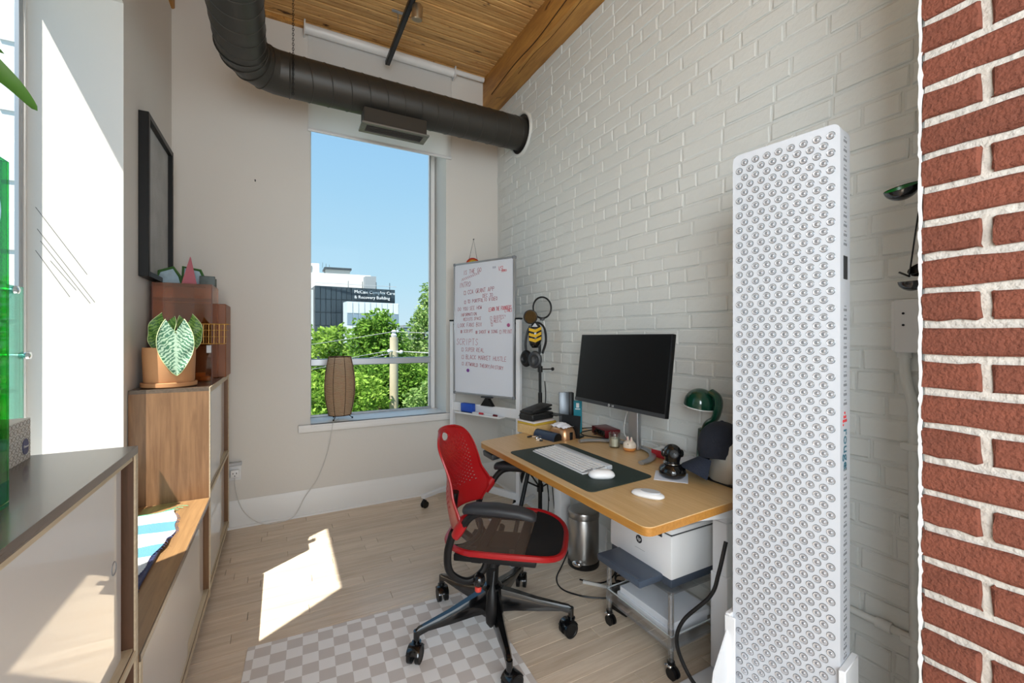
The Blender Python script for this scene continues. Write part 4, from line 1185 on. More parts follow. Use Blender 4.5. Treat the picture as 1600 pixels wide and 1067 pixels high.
# local x runs from the far end (0) to the near end, local y from front (0) to rear
KL, KW = .405, .152
def kbz(y): return .006 + .010 * (y / KW)
b_ = MB(False)
b_.prism([(0.004, 0, 0.001), (0.004, KW - .028, 0.001), (0.004, KW - .028, kbz(KW)), (0.004, 0, .0055)], (KL - .008, 0, 0))
b_.build('body', 'white', kb)
MB(False).b2(0, KL, KW - .028, KW, .001, .0205, .004, 2).build('rear_strip', 'lgrey', kb)
ks = MB(False)
nrow, ncol = 6, 19
for j in range(nrow):
    y0 = .006 + j * .0196
    xx = .008
    while xx < KL - .012:
        w_ = .0172
        if j == 0 and .09 < xx < .11: w_ = .098
        if j in (1, 2) and xx < .01: w_ = .03
        if xx + w_ > KL - .006: break
        ks.box((xx + w_ / 2, y0 + .0083, kbz(y0) + .0028), (w_, .0163, .0035), .0012)
        xx += w_ + .0029
kso = ks.build('key', 'white', kb, stuff=True)
mt['keygap'] = M('keyboard_gap_grey', '#9b9ea3', .5)
MB(False).prism([(0.006, .004, .0058), (0.006, KW - .030, kbz(KW - .030) + .0012), (KL - .006, KW - .030, kbz(KW - .030) + .0012), (KL - .006, .004, .0058)], (0, 0, .0006)).build('key_bed', 'keygap', kb)
def puck(name, c, L_, W_, H_, rz, mats, lab, cat):
    t = thing(name, lab, cat, c, rz)
    g = MB(False)
    prof = []
    for k in range(9):
        a = PI / 2 * k / 8
        prof.append((math.cos(a) ** .7, .25 * H_ + .75 * H_ * math.sin(a)))
    prof = [(0.0, 0), (.86, 0), (1.0, .25 * H_)] + prof[1:]
    g.lathe(prof, (0, 0, 0), 32)
    for v in g.bm.verts:
        n_ = math.hypot(v.co.x, v.co.y)
        if n_ > 1e-3:
            ca, sa = v.co.x / n_, v.co.y / n_
            se = (abs(ca) ** 2.6 + abs(sa) ** 2.6) ** (-1 / 2.6)
            v.co.x *= se * L_ / 2; v.co.y *= se * W_ / 2
        else: v.co.x *= L_ / 2; v.co.y *= W_ / 2
    g.build('body', mats[0], t, ang=70)
    return t
ms = puck('computer_mouse', (1.120, 1.345, kz), .105, .060, .032, R(-28), ['white'], 'white pebble-shaped computer mouse beside the keyboard', 'mouse')
MB(False).b2(-.045, -.012, -.0008, .0008, .0245, .0262).build('button_split', 'grey', ms)
MB(False).b2(-.035, -.018, -.004, .004, .026, .0318, .002).build('scroll_wheel', 'lgrey', ms)
rm_ = puck('remote', (1.135, 1.115, DZ), .115, .060, .020, R(-64), ['white'], 'white oval remote with a grey top lying alone on the desk front', 'remote')
MB(False).lathe([(0, .0185), (.78, .0185), (.86, .0193), (.80, .0208), (0, .0212)], (0, 0, 0), 28)
g = MB(False).lathe([(0, .0165), (1, .0165), (.94, .0206), (0, .0212)], (0, 0, 0), 28)
for v in g.bm.verts: v.co.x = v.co.x * .036 + .010; v.co.y *= .021
g.build('top_pad', 'lgrey', rm_, label='grey top pad')

# monitor on an arc stand
mn = thing('monitor', 'black flat computer monitor on a silver arc stand', 'monitor', (1.53, 1.615, DZ))
TL_, TR_, BL_, BR_ = Vector((1.470, 1.934, 1.312)), Vector((1.470, 1.300, 1.312)), Vector((1.424, 1.934, .953)), Vector((1.424, 1.300, .953))
ax = (TR_ - TL_).normalized(); ay = (TL_ - BL_).normalized(); an = ax.cross(ay).normalized()
if an.x > 0: an = -an
def mp(u, v, d): return BL_ + ax * (u * .634) + ay * (v * .362) + an * d
def mslab(u0, u1, v0, v1, d0, d1, bev=.0):
    c = mp((u0 + u1) / 2, (v0 + v1) / 2, (d0 + d1) / 2)
    rot = Matrix((ax, ay, -an)).transposed()
    if rot.determinant() < 0: rot = Matrix((ax, ay, an)).transposed()
    return MB().box(c, ((u1 - u0) * .634, (v1 - v0) * .362, abs(d1 - d0)), bev, 2, rot=rot)
mslab(0, 1, 0, 1, -.022, 0, .003).build('housing', 'black', mn)
mslab(.012, .988, .055, .985, -.001, .0008).build('screen', 'screen', mn)
mslab(.003, .997, .003, .05, -.001, .0022).build('chin_bezel', 'darkgrey', mn)
mslab(.25, .75, .2, .75, -.05, -.022, .01).build('back_housing', 'darkgrey', mn)
text_part('lettering', 'LG', .0125, mn, frame4(mp(.475, .014, .003), ax, ay), 'white', .0002)
MB().tube([mp(.442, .026, .0026) + ax * .005 * math.cos(q) + ay * .005 * math.sin(q) for q in [2 * PI * k / 18 for k in range(18)]], .0009, 5, closed=True).build('round_emblem', 'white', mn)
MB().box((1.556, 1.615, .94), (.028, .066, .40), .008, 3).build('column', 'alu', mn, label='silver stand column')
MB().cyl((1.545, 1.615, 1.10), mp(.5, .47, -.05), .025, n=16).build('tilt_joint', 'alu', mn)
arcp = []
for k in range(25):
    q = R(-88 + 176 * k / 24)
    arcp.append((1.378 + .205 * math.cos(q), 1.622 + .222 * math.sin(q), DZ + .009))
MB().tube(arcp, .0085, 10, sx=1.9, flat=(0, 0, 1)).build('arc_foot', 'alu', mn, label='silver crescent foot')
tag(MB().tube(catmull([(1.56, 1.66, .95), (1.545, 1.675, .86), (1.548, 1.668, .79), (1.60, 1.60, .785), (1.66, 1.50, .78), (1.69, 1.42, .76)], 6), .0022, 6).build('monitor_cable', 'rope'), 'thin white cable looping around the monitor column', 'cable')

# candle, figurine
cd = thing('candle', 'cream candle in a clear glass tumbler in front of the monitor stand', 'candle', (1.492, 1.690, DZ))
MB(False).lathe([(0, 0), (.025, 0), (.0275, .004), (.029, .072), (.0275, .072), (.0255, .006), (0, .006)], (0, 0, 0), 24).build('glass_tumbler', 'cup', cd)
MB(False).lathe([(0, .0065), (.025, .0065), (.0265, .046), (.012, .045), (0, .044)], (0, 0, 0), 24).build('wax', M('cream_wax', '#e9e0c6', .5), cd)
MB(False).cyl((0, 0, .044), (.001, 0, .053), .0012, n=6).build('wick', 'black', cd)
bn = thing('cat_figurine', 'small cream pot-bellied cat-eared figurine on an orange base beside the candle', 'figurine', (1.510, 1.603, DZ))
mt['cream'] = M('cream_ceramic', '#e3d3c0', .35); mt['orange'] = M('orange_ceramic', '#d18a4a', .4); mt['pink'] = M('pink_ear', '#d9a5a0', .5)
MB(False).lathe([(0, .0), (.022, 0), (.030, .006), (.032, .016), (.028, .018), (0, .018)], (0, 0, 0), 24).build('base', 'orange', bn)
MB(False).lathe([(0, .016), (.031, .017), (.032, .026), (.028, .039), (.018, .049), (0, .052)], (0, 0, 0), 24).build('body', 'cream', bn)
for s in (-1, 1):
    er = MB(False).ball((0, .0125 * s, .054), (.005, .007, .015), 10, 8).build('ear', 'cream', bn)
    MB(False).ball((-.004, .0125 * s, .055), (.002, .004, .010), 8, 6).build('inner_ear', 'pink', er)
    MB(False).ball((-.0235, .010 * s - .004, .037), .0026, 8, 6).build('eye', 'black', bn)
MB(False).ball((-.0262, -.004, .031), (.002, .0025, .0018), 8, 6).build('nose', 'pink', bn)

# red box with black front, cables
rbx = thing('audio_interface', 'dark red metal box with a black front left of the monitor column', 'device', (1.60, 1.92, DZ))
mt['dred'] = M('dark_red_metal', '#6f1520', .35, .3)
MB().box((1.625, 1.915, DZ + .024), (.095, .155, .042), .004, 2, rz=R(-10)).build('casing', 'dred', rbx)
MB().box((1.576, 1.905, DZ + .024), (.006, .105, .034), .002, rz=R(-10)).build('front_plate', 'blackg', rbx)
for k in range(3): MB().cyl((1.574, 1.87 + .035 * k, DZ + .024), (1.566, 1.87 + .035 * k - .001, DZ + .024), .008, n=14).build('knob', 'black', rbx)
for k in range(4): MB().box((1.585 + .07 * (k % 2), 1.86 + .10 * (k // 2), DZ + .0015), (.012, .012, .003)).build('foot', 'rubber', rbx)
tag(MB().tube(catmull([(1.585, 1.99, DZ + .02), (1.52, 2.00, DZ + .012), (1.50, 1.95, DZ + .006), (1.545, 1.86, DZ + .006), (1.58, 1.76, DZ + .006), (1.62, 1.66, DZ + .012)], 6), .003, 6).build('audio_cable', 'black'), 'black cable curving in front of the dark red box', 'cable')
tag(MB().tube(catmull([(1.60, 2.0, DZ + .03), (1.57, 2.05, DZ + .02), (1.50, 2.08, DZ + .006), (1.46, 2.04, DZ + .006)], 6), .0025, 6).build('audio_cable', 'black'), 'short black cable behind the black card stand', 'cable')

# wooden box, books, black case, pouch, tissue box at the far end of the desk
dx_, dy_ = Vector((1.0, .35, 0)).normalized(), Vector((-.12, 1, 0)).normalized()
wx = thing('wooden_box', 'plain pale wooden box under the books at the far end of the desk', 'box', (1.33, 2.17, DZ))
def obox(c, ux, sx_, sy_, z0, h, bev=.002):
    a = math.atan2(ux.y, ux.x)
    return MB().box((c[0], c[1], z0 + h / 2), (sx_, sy_, h), bev, 1, rz=a)
ua = Vector((.97, .22, 0))
mt['pine'] = wood('pale_pine', '#d9b77f', '#c8a169', 'X', 4, 16, .5, .05, .03)
obox((1.335, 2.185), ua, .185, .150, DZ, .052).build('box_body', 'pine', wx)
tag(obox((1.333, 2.187), ua, .178, .148, DZ + .0525, .0125).build('book_pages', M('yellow_book', '#c6a335', .6)), 'yellow-edged book lying on the pale wooden box', 'book')
tag(obox((1.325, 2.190), ua, .170, .150, DZ + .0652, .009).build('book', M('white_red_book', '#d9d2d0', .6)), 'thin white book between the yellow book and the black cases', 'book')
mt['blackleather'] = M('black_leather', '#191919', .5, bump=(90, .25))
bc = thing('black_case', 'lower black leather case on top of the books', 'case', (1.33, 2.20, DZ + .0745))
obox((1.335, 2.195), Vector((.97, .24, 0)), .180, .115, DZ + .0745, .038, .006).build('case_body', 'blackleather', bc)
obox((1.335, 2.195), Vector((.97, .24, 0)), .184, .119, DZ + .094, .003, .001).build('lid_seam', 'rubber', bc)
bc2 = thing('black_pouch', 'upper black folded pouch tilted on the lower black case', 'pouch', (1.33, 2.20, DZ + .114))
pr_ = MB()
for k, (zz, rot_) in enumerate(((.120, -3), (.134, -9))):
    pr_ = MB().box((1.335 + .008 * k, 2.20, DZ + zz + .004), (.175 - .01 * k, .10, .014), .006, 2, rot=Matrix.Rotation(R(14), 3, 'Z') @ Matrix.Rotation(R(rot_), 3, 'Y'))
    pr_.build('flap', 'blackleather', bc2)
tag(MB().box((1.43, 2.165, DZ + .098), (.07, .12, .004), .001, rz=R(14)).build('black_tray', 'black'), 'thin black tray corner sticking out behind the black cases', 'tray')
gc = thing('glasses_case', 'half-round navy glasses case in front of the wooden box', 'case', (1.30, 2.0, DZ))
pa, pb = Vector((1.275, 2.085, DZ)), Vector((1.305, 1.925, DZ))
dd = (pb - pa); L_ = dd.length; dd.normalize(); ss = Vector((-dd.y, dd.x, 0))
sec = [(-.030, 0)] + [(-.031 * math.cos(PI * k / 12), .006 + .036 * math.sin(PI * k / 12)) for k in range(13)] + [(.030, 0)]
MB().prism([pa + ss * a + Vector((0, 0, b)) for a, b in sec], dd * L_).build('shell', M('navy_leather', '#26344a', .38, bump=(120, .1)), gc, ang=50)
sec2 = [(-.029, 0.001)] + [(-.0295 * math.cos(PI * k / 12), .006 + .034 * math.sin(PI * k / 12)) for k in range(13)] + [(.029, 0.001)]
MB().prism([pb + ss * a + Vector((0, 0, b)) for a, b in sec2], dd * .0015).build('end_cap', 'black', gc)
ctb = thing('copper_tissue_box', 'copper-coloured box with a white tissue on top behind the glasses case', 'tissue box', (1.39, 1.97, DZ))
mt['copper'] = M('rose_copper', '#c79a72', .3, .75)
ca = Vector((.12, -1, 0)).normalized(); cs = Vector((1, .12, 0))
cc = Vector((1.375, 1.985, DZ))
ringsx = []
for z, a, b in ((0, .072, .052), (.010, .074, .054), (.045, .066, .048), (.058, .058, .042), (.062, .050, .036)):
    rg_ = []
    for q in [2 * PI * k / 28 for k in range(28)]:
        c_, s_ = math.cos(q), math.sin(q)
        f_ = (abs(c_) ** 4 + abs(s_) ** 4) ** (-.25)
        rg_.append(cc + ca * (a * c_ * f_) + cs * (b * s_ * f_) + Vector((0, 0, z)))
    ringsx.append(rg_)
MB().rings(ringsx).build('cover', 'copper', ctb, ang=60)
MB().box(cc + ca * .0735 + Vector((0, 0, .022)), (.022, .004, .042), .002, rz=math.atan2(cs.y, cs.x)).build('dark_slot', 'black', ctb)
def tis(u, v):
    a, b = u * 2 - 1, v * 2 - 1
    return cc + ca * (.058 * a - .006) + cs * (.040 * b) + Vector((0, 0, .064 + .020 * (1 - a * a) * (1 - b * b) + .004 * math.sin(9 * a + 5 * b) * math.cos(7 * b)))
MB().grid(tis, 14, 10).build('tissue', M('tissue_white', '#e9ebf2', .9), ctb, ang=180)
bs = thing('card_stand', 'black card standing upright behind the copper tissue box', 'card', (1.43, 1.96, DZ))
MB().box((1.425, 1.975, DZ + .062), (.004, .115, .118), .001, rot=Matrix.Rotation(R(28), 3, 'Z') @ Matrix.Rotation(R(8), 3, 'Y')).build('card', 'black', bs)
MB().box((1.445, 1.965, DZ + .003), (.06, .09, .006), .002, rz=R(28)).build('base', 'black', bs)
tag(MB().m(0).box((1.515, 2.03, DZ + .095), (.012, .048, .19), .002, rot=Matrix.Rotation(R(40), 3, 'Z')).m(1).box((1.5105, 2.025, DZ + .163), (.004, .017, .026), rot=Matrix.Rotation(R(40), 3, 'Z')).m(1).box((1.5105, 2.025, DZ + .142), (.004, .028, .005), rot=Matrix.Rotation(R(40), 3, 'Z')).build('teal_packet', [M('teal_card', '#1d7f8f', .45), 'white']), 'teal packet with white print standing behind the black card', 'packet')
spk = thing('desk_speaker', 'tall grey speaker with a black side at the far end of the desk', 'speaker', (1.50, 2.14, DZ))
Rs = Matrix.Rotation(R(62), 3, 'Z') @ Matrix.Rotation(R(-5), 3, 'X')
MB().box((1.503, 2.150, DZ + .113), (.062, .012, .226), .003, 2, rot=Matrix.Rotation(R(-29), 3, 'Z') @ Matrix.Rotation(R(-4), 3, 'X')).build('front_panel', M('slate_grey_metal', '#6a7076', .35, .6), spk, label='slate grey front')
MB().box((1.549, 2.145, DZ + .112), (.030, .075, .222), .004, 2, rot=Matrix.Rotation(R(-29), 3, 'Z') @ Matrix.Rotation(R(-4), 3, 'X')).build('cabinet', 'black', spk)
kyt = thing('keyring', 'bunch of keys with little beige tags in front of the wooden box', 'keys', (1.235, 2.02, DZ))
rk = random.Random(6)
mt['beige'] = M('beige_leather', '#c9ae90', .6)
for k, (x, yy, sx_, sy_, a, mm, nm) in enumerate(((1.218, 2.075, .035, .012, 20, 'darkgrey', 'key'), (1.245, 2.055, .040, .014, -35, 'beige', 'tag'), (1.235, 2.03, .03, .012, 60, 'chrome', 'key'), (1.262, 2.045, .034, .012, 80, 'beige', 'tag'), (1.225, 1.985, .032, .024, -30, 'cream', 'fob'), (1.226, 1.968, .018, .016, -30, 'black', 'fob'))):
    MB().box((x, yy, DZ + .005), (sx_, sy_, .008), .003, 2, rz=R(a)).build(nm, mm, kyt)
for (x, yy, r_) in ((1.262, 2.075, .014), (1.248, 2.012, .011), (1.275, 2.005, .012)):
    MB().tube([(x + r_ * math.cos(q), yy + r_ * math.sin(q), DZ + .010 + .004 * math.sin(q)) for q in [2 * PI * k / 16 for k in range(16)]], .0014, 5, closed=True).build('ring', 'chrome', kyt)

# right part of the desk: papers, red box, camera, cap on a silver appliance, lamp
tag(MB().box((1.375, 1.225, DZ + .0006), (.125, .125, .0012), rz=R(40)).build('paper_note', M('white_note', '#dfe4f0', .8)), 'square white note under the black desk camera', 'paper')
ppl = thing('paper_pile', 'stack of white papers behind the black desk camera', 'papers', (1.545, 1.31, DZ))
for k in range(5):
    MB().box((1.570 + .003 * (k % 2), 1.262 - .003 * (k % 3), DZ + .002 + .004 * k), (.13, .19, .0036), .0005, rz=R(6 - 2 * k)).build('sheet', 'paper', ppl)
rbk_ = thing('red_box', 'small red box with a white round-windowed top under the monitor', 'box', (1.54, 1.45, DZ))
MB().box((1.577, 1.428, DZ + .018), (.085, .115, .034), .002, rz=R(6)).build('carton', M('red_card', '#a51f2b', .5), rbk_)
MB().box((1.577, 1.428, DZ + .0356), (.078, .105, .0016), rz=R(6)).build('label', 'white', rbk_)
MB().lathe([(0, .0365), (.032, .0365), (.032, .038), (.027, .0385), (0, .0375)], (1.578, 1.425, DZ), 24).build('round_window', 'lgrey', rbk_)
tag(MB().tube(catmull([(1.46, 1.335, DZ + .004), (1.435, 1.325, DZ + .004), (1.425, 1.30, DZ + .004), (1.44, 1.28, DZ + .004), (1.47, 1.285, DZ + .004)], 6), .0035, 6).build('white_cable', 'rope'), 'short white cable end beside the black desk camera', 'cable')
dcam = thing('desk_camera', 'glossy black swivelling desk camera standing on the white note', 'camera', (1.378, 1.222, DZ + .0012))
MB(False).lathe([(0, 0), (.040, 0), (.050, .010), (.053, .024), (.048, .038), (.036, .048), (.028, .056), (0, .056)], (0, 0, 0), 32).build('base', 'blackg', dcam, ang=60)
MB(False).lathe([(.030, .0535), (.036, .055), (.036, .0575), (.030, .058)], (0, 0, 0), 32).build('silver_ring', 'chrome', dcam)
MB(False).lathe([(0, .056), (.027, .056), (.030, .07), (.034, .085), (0, .085)], (0, 0, 0), 28).build('neck', 'blackg', dcam)
MB(False).ball((0, 0, .094), (.036, .036, .036), 28, 18).build('head', 'blackg', dcam)
lens = MB(False).lathe([(0, 0), (.015, 0), (.017, .003), (.013, .006), (.009, .004), (0, .003)], (0, 0, 0), 20)
lens.bm.transform(Matrix.Translation((-.019, -.026, .098)) @ Vector((-.6, -.8, .15)).to_track_quat('Z', 'Y').to_matrix().to_4x4())
lens.build('lens', 'darkgrey', dcam)
for s in (-1, 1): MB(False).ball((.034 * .8 * s, -.034 * .6 * s, .094), (.010, .010, .016), 12, 8).build('side_hub', 'blackg', dcam)

ap = thing('silver_appliance', 'rounded silver appliance with a black stripe, under the navy cap on the desk', 'appliance', (1.53, 1.06, DZ))
ringsx = []
ac = Vector((1.545, 1.075, DZ))
for z, s in ((0.008, .95), (.016, 1.0), (.11, .97), (.145, .90), (.165, .74), (.172, .5)):
    rg_ = []
    for q in [2 * PI * k / 32 for k in range(32)]:
        c_, s_ = math.cos(q), math.sin(q); f_ = (abs(c_) ** 3.2 + abs(s_) ** 3.2) ** (-1 / 3.2)
        rg_.append(ac + Vector((.085 * c_ * f_ * s, .068 * s_ * f_ * s, z)))
    ringsx.append(rg_)
mt['satin'] = M('satin_silver', '#b8b7b2', .35, .55)
MB().rings(ringsx).build('casing', 'satin', ap, ang=60)
MB().prism([ac + Vector((-.060, -.0690, .0)), ac + Vector((-.048, -.0692, .0)), ac + Vector((-.046, -.0680, .13)), ac + Vector((-.057, -.0672, .13))], (0, .004, 0)).build('black_stripe', 'black', ap)
MB().b2(ac.x - .08, ac.x + .08, ac.y - .06, ac.y + .06, DZ, DZ + .010, .004).build('base', 'black', ap)
cp = thing('baseball_cap', 'navy baseball cap resting on the silver appliance', 'cap', (1.52, 1.10, DZ + .09))
mt['navy'] = M('navy_felt', '#20242f', .95, noise=(30, .25), bump=(200, .3))
mt['navyb'] = M('navy_brim', '#252c3c', .9, bump=(200, .3))
cc2 = Vector((1.535, 1.115, .865))
Rc = Matrix.Rotation(R(-52), 3, 'Z') @ Matrix.Rotation(R(-12), 3, 'X')
dome = MB()
ringsx = []
for k in range(10):
    a = R(-28) + (PI / 2 - R(-28)) * k / 9
    rr = .098 * math.cos(a) ** .85 if k < 9 else .002
    zz = .098 * (math.sin(a))
    ringsx.append([cc2 + Rc @ Vector((rr * .92 * math.cos(q), rr * 1.02 * math.sin(q), zz)) for q in [2 * PI * j / 30 for j in range(30)]])
dome.rings(ringsx, cap0=False).build('crown', 'navy', cp, ang=180)
for j in range(3):
    q0 = PI / 6 + j * PI / 3
    MB().tube([cc2 + Rc @ Vector((.0985 * math.cos(a) ** .85 * .92 * math.cos(q0), .0985 * math.cos(a) ** .85 * 1.02 * math.sin(q0), .099 * math.sin(a))) if 0.01 < a < PI - .01 or True else None for a in [R(-28) + R(115) * k / 10 for k in range(11)]], .0010, 4).build('seam', 'navyb', cp)
MB().ball(cc2 + Rc @ Vector((0, 0, .099)), (.007, .007, .004), 10, 6).build('button', 'navyb', cp)
def brim(u, v):
    q = PI - R(62) + R(124) * u
    rr = .088 + .078 * v * math.sin(PI * (.12 + .76 * u)) ** .8
    return cc2 + Rc @ Vector((rr * .95 * math.cos(q), rr * math.sin(q), -.044 - .040 * v - .030 * (2 * u - 1) ** 2 * (.3 + v)))
bm1 = MB().grid(brim, 16, 6).grid(lambda u, v: brim(u, v) - Vector((0, 0, .003)), 16, 6)
bm1.build('brim', 'navyb', cp, ang=180)
gl = thing('green_lamp', 'glossy dark green dome lamp standing near the wall behind the navy cap', 'lamp', (1.62, 1.265, DZ))
mt['dgreen'] = M('glossy_dark_green', '#12402f', .12, coat=.5)
gp = lambda x, y_, z: Vector((x, y_, z))
MB().lathe([(0, 0), (.050, 0), (.050, .012), (.034, .03), (.030, .10), (.026, .16), (0, .17)], (1.62, 1.262, DZ), 24).build('base', 'dgreen', gl, ang=50)
MB().tube(catmull([(1.62, 1.262, .88), (1.62, 1.245, .925), (1.625, 1.213, .955), (1.63, 1.200, 1.01), (1.63, 1.208, 1.045), (1.625, 1.235, 1.064)], 6), .024, 14, sx=.55).build('stem', 'dgreen', gl)
hd = []
for k in range(12):
    a = PI / 2 * k / 11
    hd.append((max(.066 * math.cos(a), .001), .066 * math.sin(a)))
Rd = Matrix.Rotation(R(10), 4, 'X')
MB().lathe([(.060, -.012), (.066, -.012)] + hd, (1.62, 1.285, 1.008), 32, mat=Rd, caps=False).build('dome_shade', 'dgreen', gl, ang=60)
MB().lathe([(.0, -.010), (.060, -.010), (.066, -.0125), (.0665, -.016), (.058, -.016), (0, -.013)], (1.62, 1.285, 1.008), 32, mat=Rd).build('diffuser', 'white', gl, label='white lower rim')
MB().cyl((1.588, 1.25, .85), (1.583, 1.247, .85), .006, n=12).build('switch', 'chrome', gl)

# ------------------------------------------------------------------ whiteboard on a wheeled stand
WL_ = Vector((1.24, 3.31, 0)); WR_ = Vector((1.50, 2.76, 0))
wrz = math.atan2(WR_.y - WL_.y, WR_.x - WL_.x)
WW = (WR_ - WL_).length
wbt = thing('whiteboard', 'tall whiteboard with red marker notes on a white wheeled stand in the corner', 'whiteboard', (WL_.x, WL_.y, 0), wrz)
BZ0, BZ1 = .845, 1.886
MB(False).b2(.006, WW - .006, -.010, .008, BZ0 + .006, BZ1 - .006).build('panel', 'board', wbt)
for nm, b in (('frame_side', (0, .012, BZ0, BZ1)), ('frame_side', (WW - .012, WW, BZ0, BZ1)), ('frame_top', (.012, WW - .012, BZ1 - .014, BZ1)), ('frame_bottom', (.012, WW - .012, BZ0, BZ0 + .014))):
    MB(False).b2(b[0], b[1], -.016, .012, b[2], b[3], .002).build(nm, 'alu', wbt)
for x in (-.003, WW - .019):
    for z in (BZ0 - .003, BZ1 - .019): MB(False).b2(x, x + .022, -.018, .014, z, z + .022, .003).build('corner_cap', 'grey', wbt)
for x in (-.045, WW + .012):
    MB(False).b2(x, x + .034, -.014, .020, .10, 1.425, .003).build('upright', 'whitemetal', wbt)
    MB(False).b2(x - .003, x + .038, -.018, .024, 1.425, 1.437, .003).build('upright_cap', 'black', wbt)
    xe = x + (.034 if x < 0 else 0)
    MB(False).cyl((xe, .003, 1.40), (xe + (.012 if x < 0 else -.012), .003, 1.40), .010, n=10).build('pivot', 'black', wbt)
    MB(False).b2(x, x + .034, -.32, .26, .075, .105, .003).build('foot', 'whitemetal', wbt)
    for yy in (-.305, .245):
        cw = MB(False).cyl((x + .017, yy, .078), (x + .017, yy, .055), .008, n=10)
        cw.b2(x + .004, x + .030, yy - .012, yy + .02, .035, .060, .004)
        for q in (-.011, .011): cw.cyl((x + .017 + q - .006, yy + .008, .026), (x + .017 + q + .006, yy + .008, .026), .026, n=20)
        cw.build('caster', 'black', wbt)
MB(False).b2(-.012, WW + .012, -.010, .014, .115, .165, .003).build('lower_rail', 'whitemetal', wbt)
MB(False).b2(-.012, WW + .012, -.008, .012, .705, .775, .003).build('tray_rail', 'whitemetal', wbt)
MB(False).prism([(.07, -.008, .702), (.07, -.075, .702), (.07, -.078, .716), (.07, -.075, .706), (.07, -.008, .706)], (WW - .16, 0, 0)).build('pen_tray', 'whitemetal', wbt)
# handwriting: a small stroke alphabet
GL = {'A': ['0,0 2,6 4,0', '1,2 3,2'], 'B': ['0,0 0,6 3,6 3,3.4 0,3', '0,3 3.4,2.6 3.4,0 0,0'], 'C': ['4,5 2,6 0,4 0,2 2,0 4,1'], 'D': ['0,0 0,6 2.5,5.5 4,3 2.5,.5 0,0'], 'E': ['4,6 0,6 0,0 4,0', '0,3 3,3'],
      'F': ['4,6 0,6 0,0', '0,3 3,3'], 'G': ['4,5 2,6 0,4 0,2 2,0 4,1 4,3 2.4,3'], 'H': ['0,0 0,6', '4,0 4,6', '0,3 4,3'], 'I': ['2,0 2,6'], 'J': ['3,6 3,1 1.5,0 0,1'], 'K': ['0,0 0,6', '4,6 0,3 4,0'], 'L': ['0,6 0,0 4,0'],
      'M': ['0,0 0,6 2,2 4,6 4,0'], 'N': ['0,0 0,6 4,0 4,6'], 'O': ['2,0 0,2 0,4 2,6 4,4 4,2 2,0'], 'P': ['0,0 0,6 3.5,5.4 3.5,3.4 0,3'], 'Q': ['2,0 0,2 0,4 2,6 4,4 4,2 2,0', '2.4,2 4,0'], 'R': ['0,0 0,6 3.5,5.4 3.5,3.6 0,3 4,0'],
      'S': ['4,5 2,6 .4,4.6 3.6,1.6 2,0 0,1'], 'T': ['0,6 4,6', '2,6 2,0'], 'U': ['0,6 0,1 2,0 4,1 4,6'], 'V': ['0,6 2,0 4,6'], 'W': ['0,6 1,0 2,4 3,0 4,6'], 'X': ['0,0 4,6', '0,6 4,0'], 'Y': ['0,6 2,3 4,6', '2,3 2,0'], 'Z': ['0,6 4,6 0,0 4,0'],
      '0': ['2,0 0,2 0,4 2,6 4,4 4,2 2,0'], '2': ['0,5 2,6 4,4.5 0,0 4,0'], '3': ['0,6 4,6 2,3.4 4,1.6 2,0 0,.6'], '5': ['4,6 0,6 0,3.4 3,3.6 4,1.6 2,0 0,.6'], '/': ['0,-1 4,7'], "'": ['2,6 1.6,5'], '?': ['0,5 2,6 4,4.6 2,2.4', '2,.4 2,0'], '-': ['0.5,3 3.5,3'],
      '#': ['0,0 4.6,0 4.6,5 0,5 0,0'], '*': ['0,0 4.6,0 4.6,5 0,5 0,0', '.6,.6 4,4.4', '.6,4.4 4,.6']}
rwx = random.Random(31)
ZMAP = ((.86, 1.075), (.905, 1.125), (.962, 1.185), (1.015, 1.235), (1.115, 1.33), (1.17, 1.375), (1.268, 1.425), (1.312, 1.46), (1.36, 1.505), (1.448, 1.562), (1.508, 1.60), (1.545, 1.632), (1.615, 1.69), (1.785, 1.79), (1.83, 1.825))
def zmap(z):
    for (a, b), (c, d) in zip(ZMAP, ZMAP[1:]):
        if z <= c: return b + (d - b) * (z - a) / (c - a)
    return z
def write(mb, s, x, z, h, r_=.0011, slope=0.0, y=-.0108):
    z = zmap(z); h *= 1.10; r_ *= 1.3; slope *= .6
    w = h * .122
    est = len(s) * w * 5.2
    if x + est > WW - .02: w *= max(.3, (WW - .02 - x) / est) * .97
    for k, ch_ in enumerate(s):
        if ch_ != ' ':
            for st in GL.get(ch_.upper(), []):
                pts = []
                for p in st.split():
                    a, b = (float(q) for q in p.split(','))
                    pts.append(Vector((x + a * w + .18 * w * b * .3 + rwx.uniform(-.3, .3) * w * .5, y, z + b * h / 6 + rwx.uniform(-.35, .35) * w * .5)))
                for p, q in zip(pts, pts[1:]):
                    d = (q - p)
                    if d.length < 1e-5: continue
                    n = Vector((-d.z, 0, d.x)).normalized() * r_
                    mb.faces([p + n, p - n, q - n, q + n], [(0, 1, 2, 3)])
        x += w * 5.2 * rwx.uniform(.9, 1.1); z += slope * w * 5.2
def line(name, lines, mat, lab=None):
    mb = MB(False)
    for a in lines: write(mb, *a)
    mb.build(name, mat, wbt, smooth=False, stuff=True, label=lab)
Hh = .030
line('handwriting', [('IS THE GO', .105, 1.785, .030, .0012, .10), ], 'ink', 'red marker heading')
wv = MB(False)
wp = [Vector((.085 + .009 * k, -.0108, 1.752 + .002 * k + (.010 if k % 2 else -.011))) for k in range(22)]
for p, q in zip(wp, wp[1:]):
    n = Vector((-(q - p).z, 0, (q - p).x)).normalized() * .0011
    wv.faces([p + n, p - n, q - n, q + n], [(0, 1, 2, 3)])
wv.build('wavy_underline', 'ink', wbt, smooth=False)
line('handwriting', [('RUN', .405, 1.815, .014, .0009, .05)], M('blue_grey_marker', '#8b8fa8', .6), 'faint blue marker word')
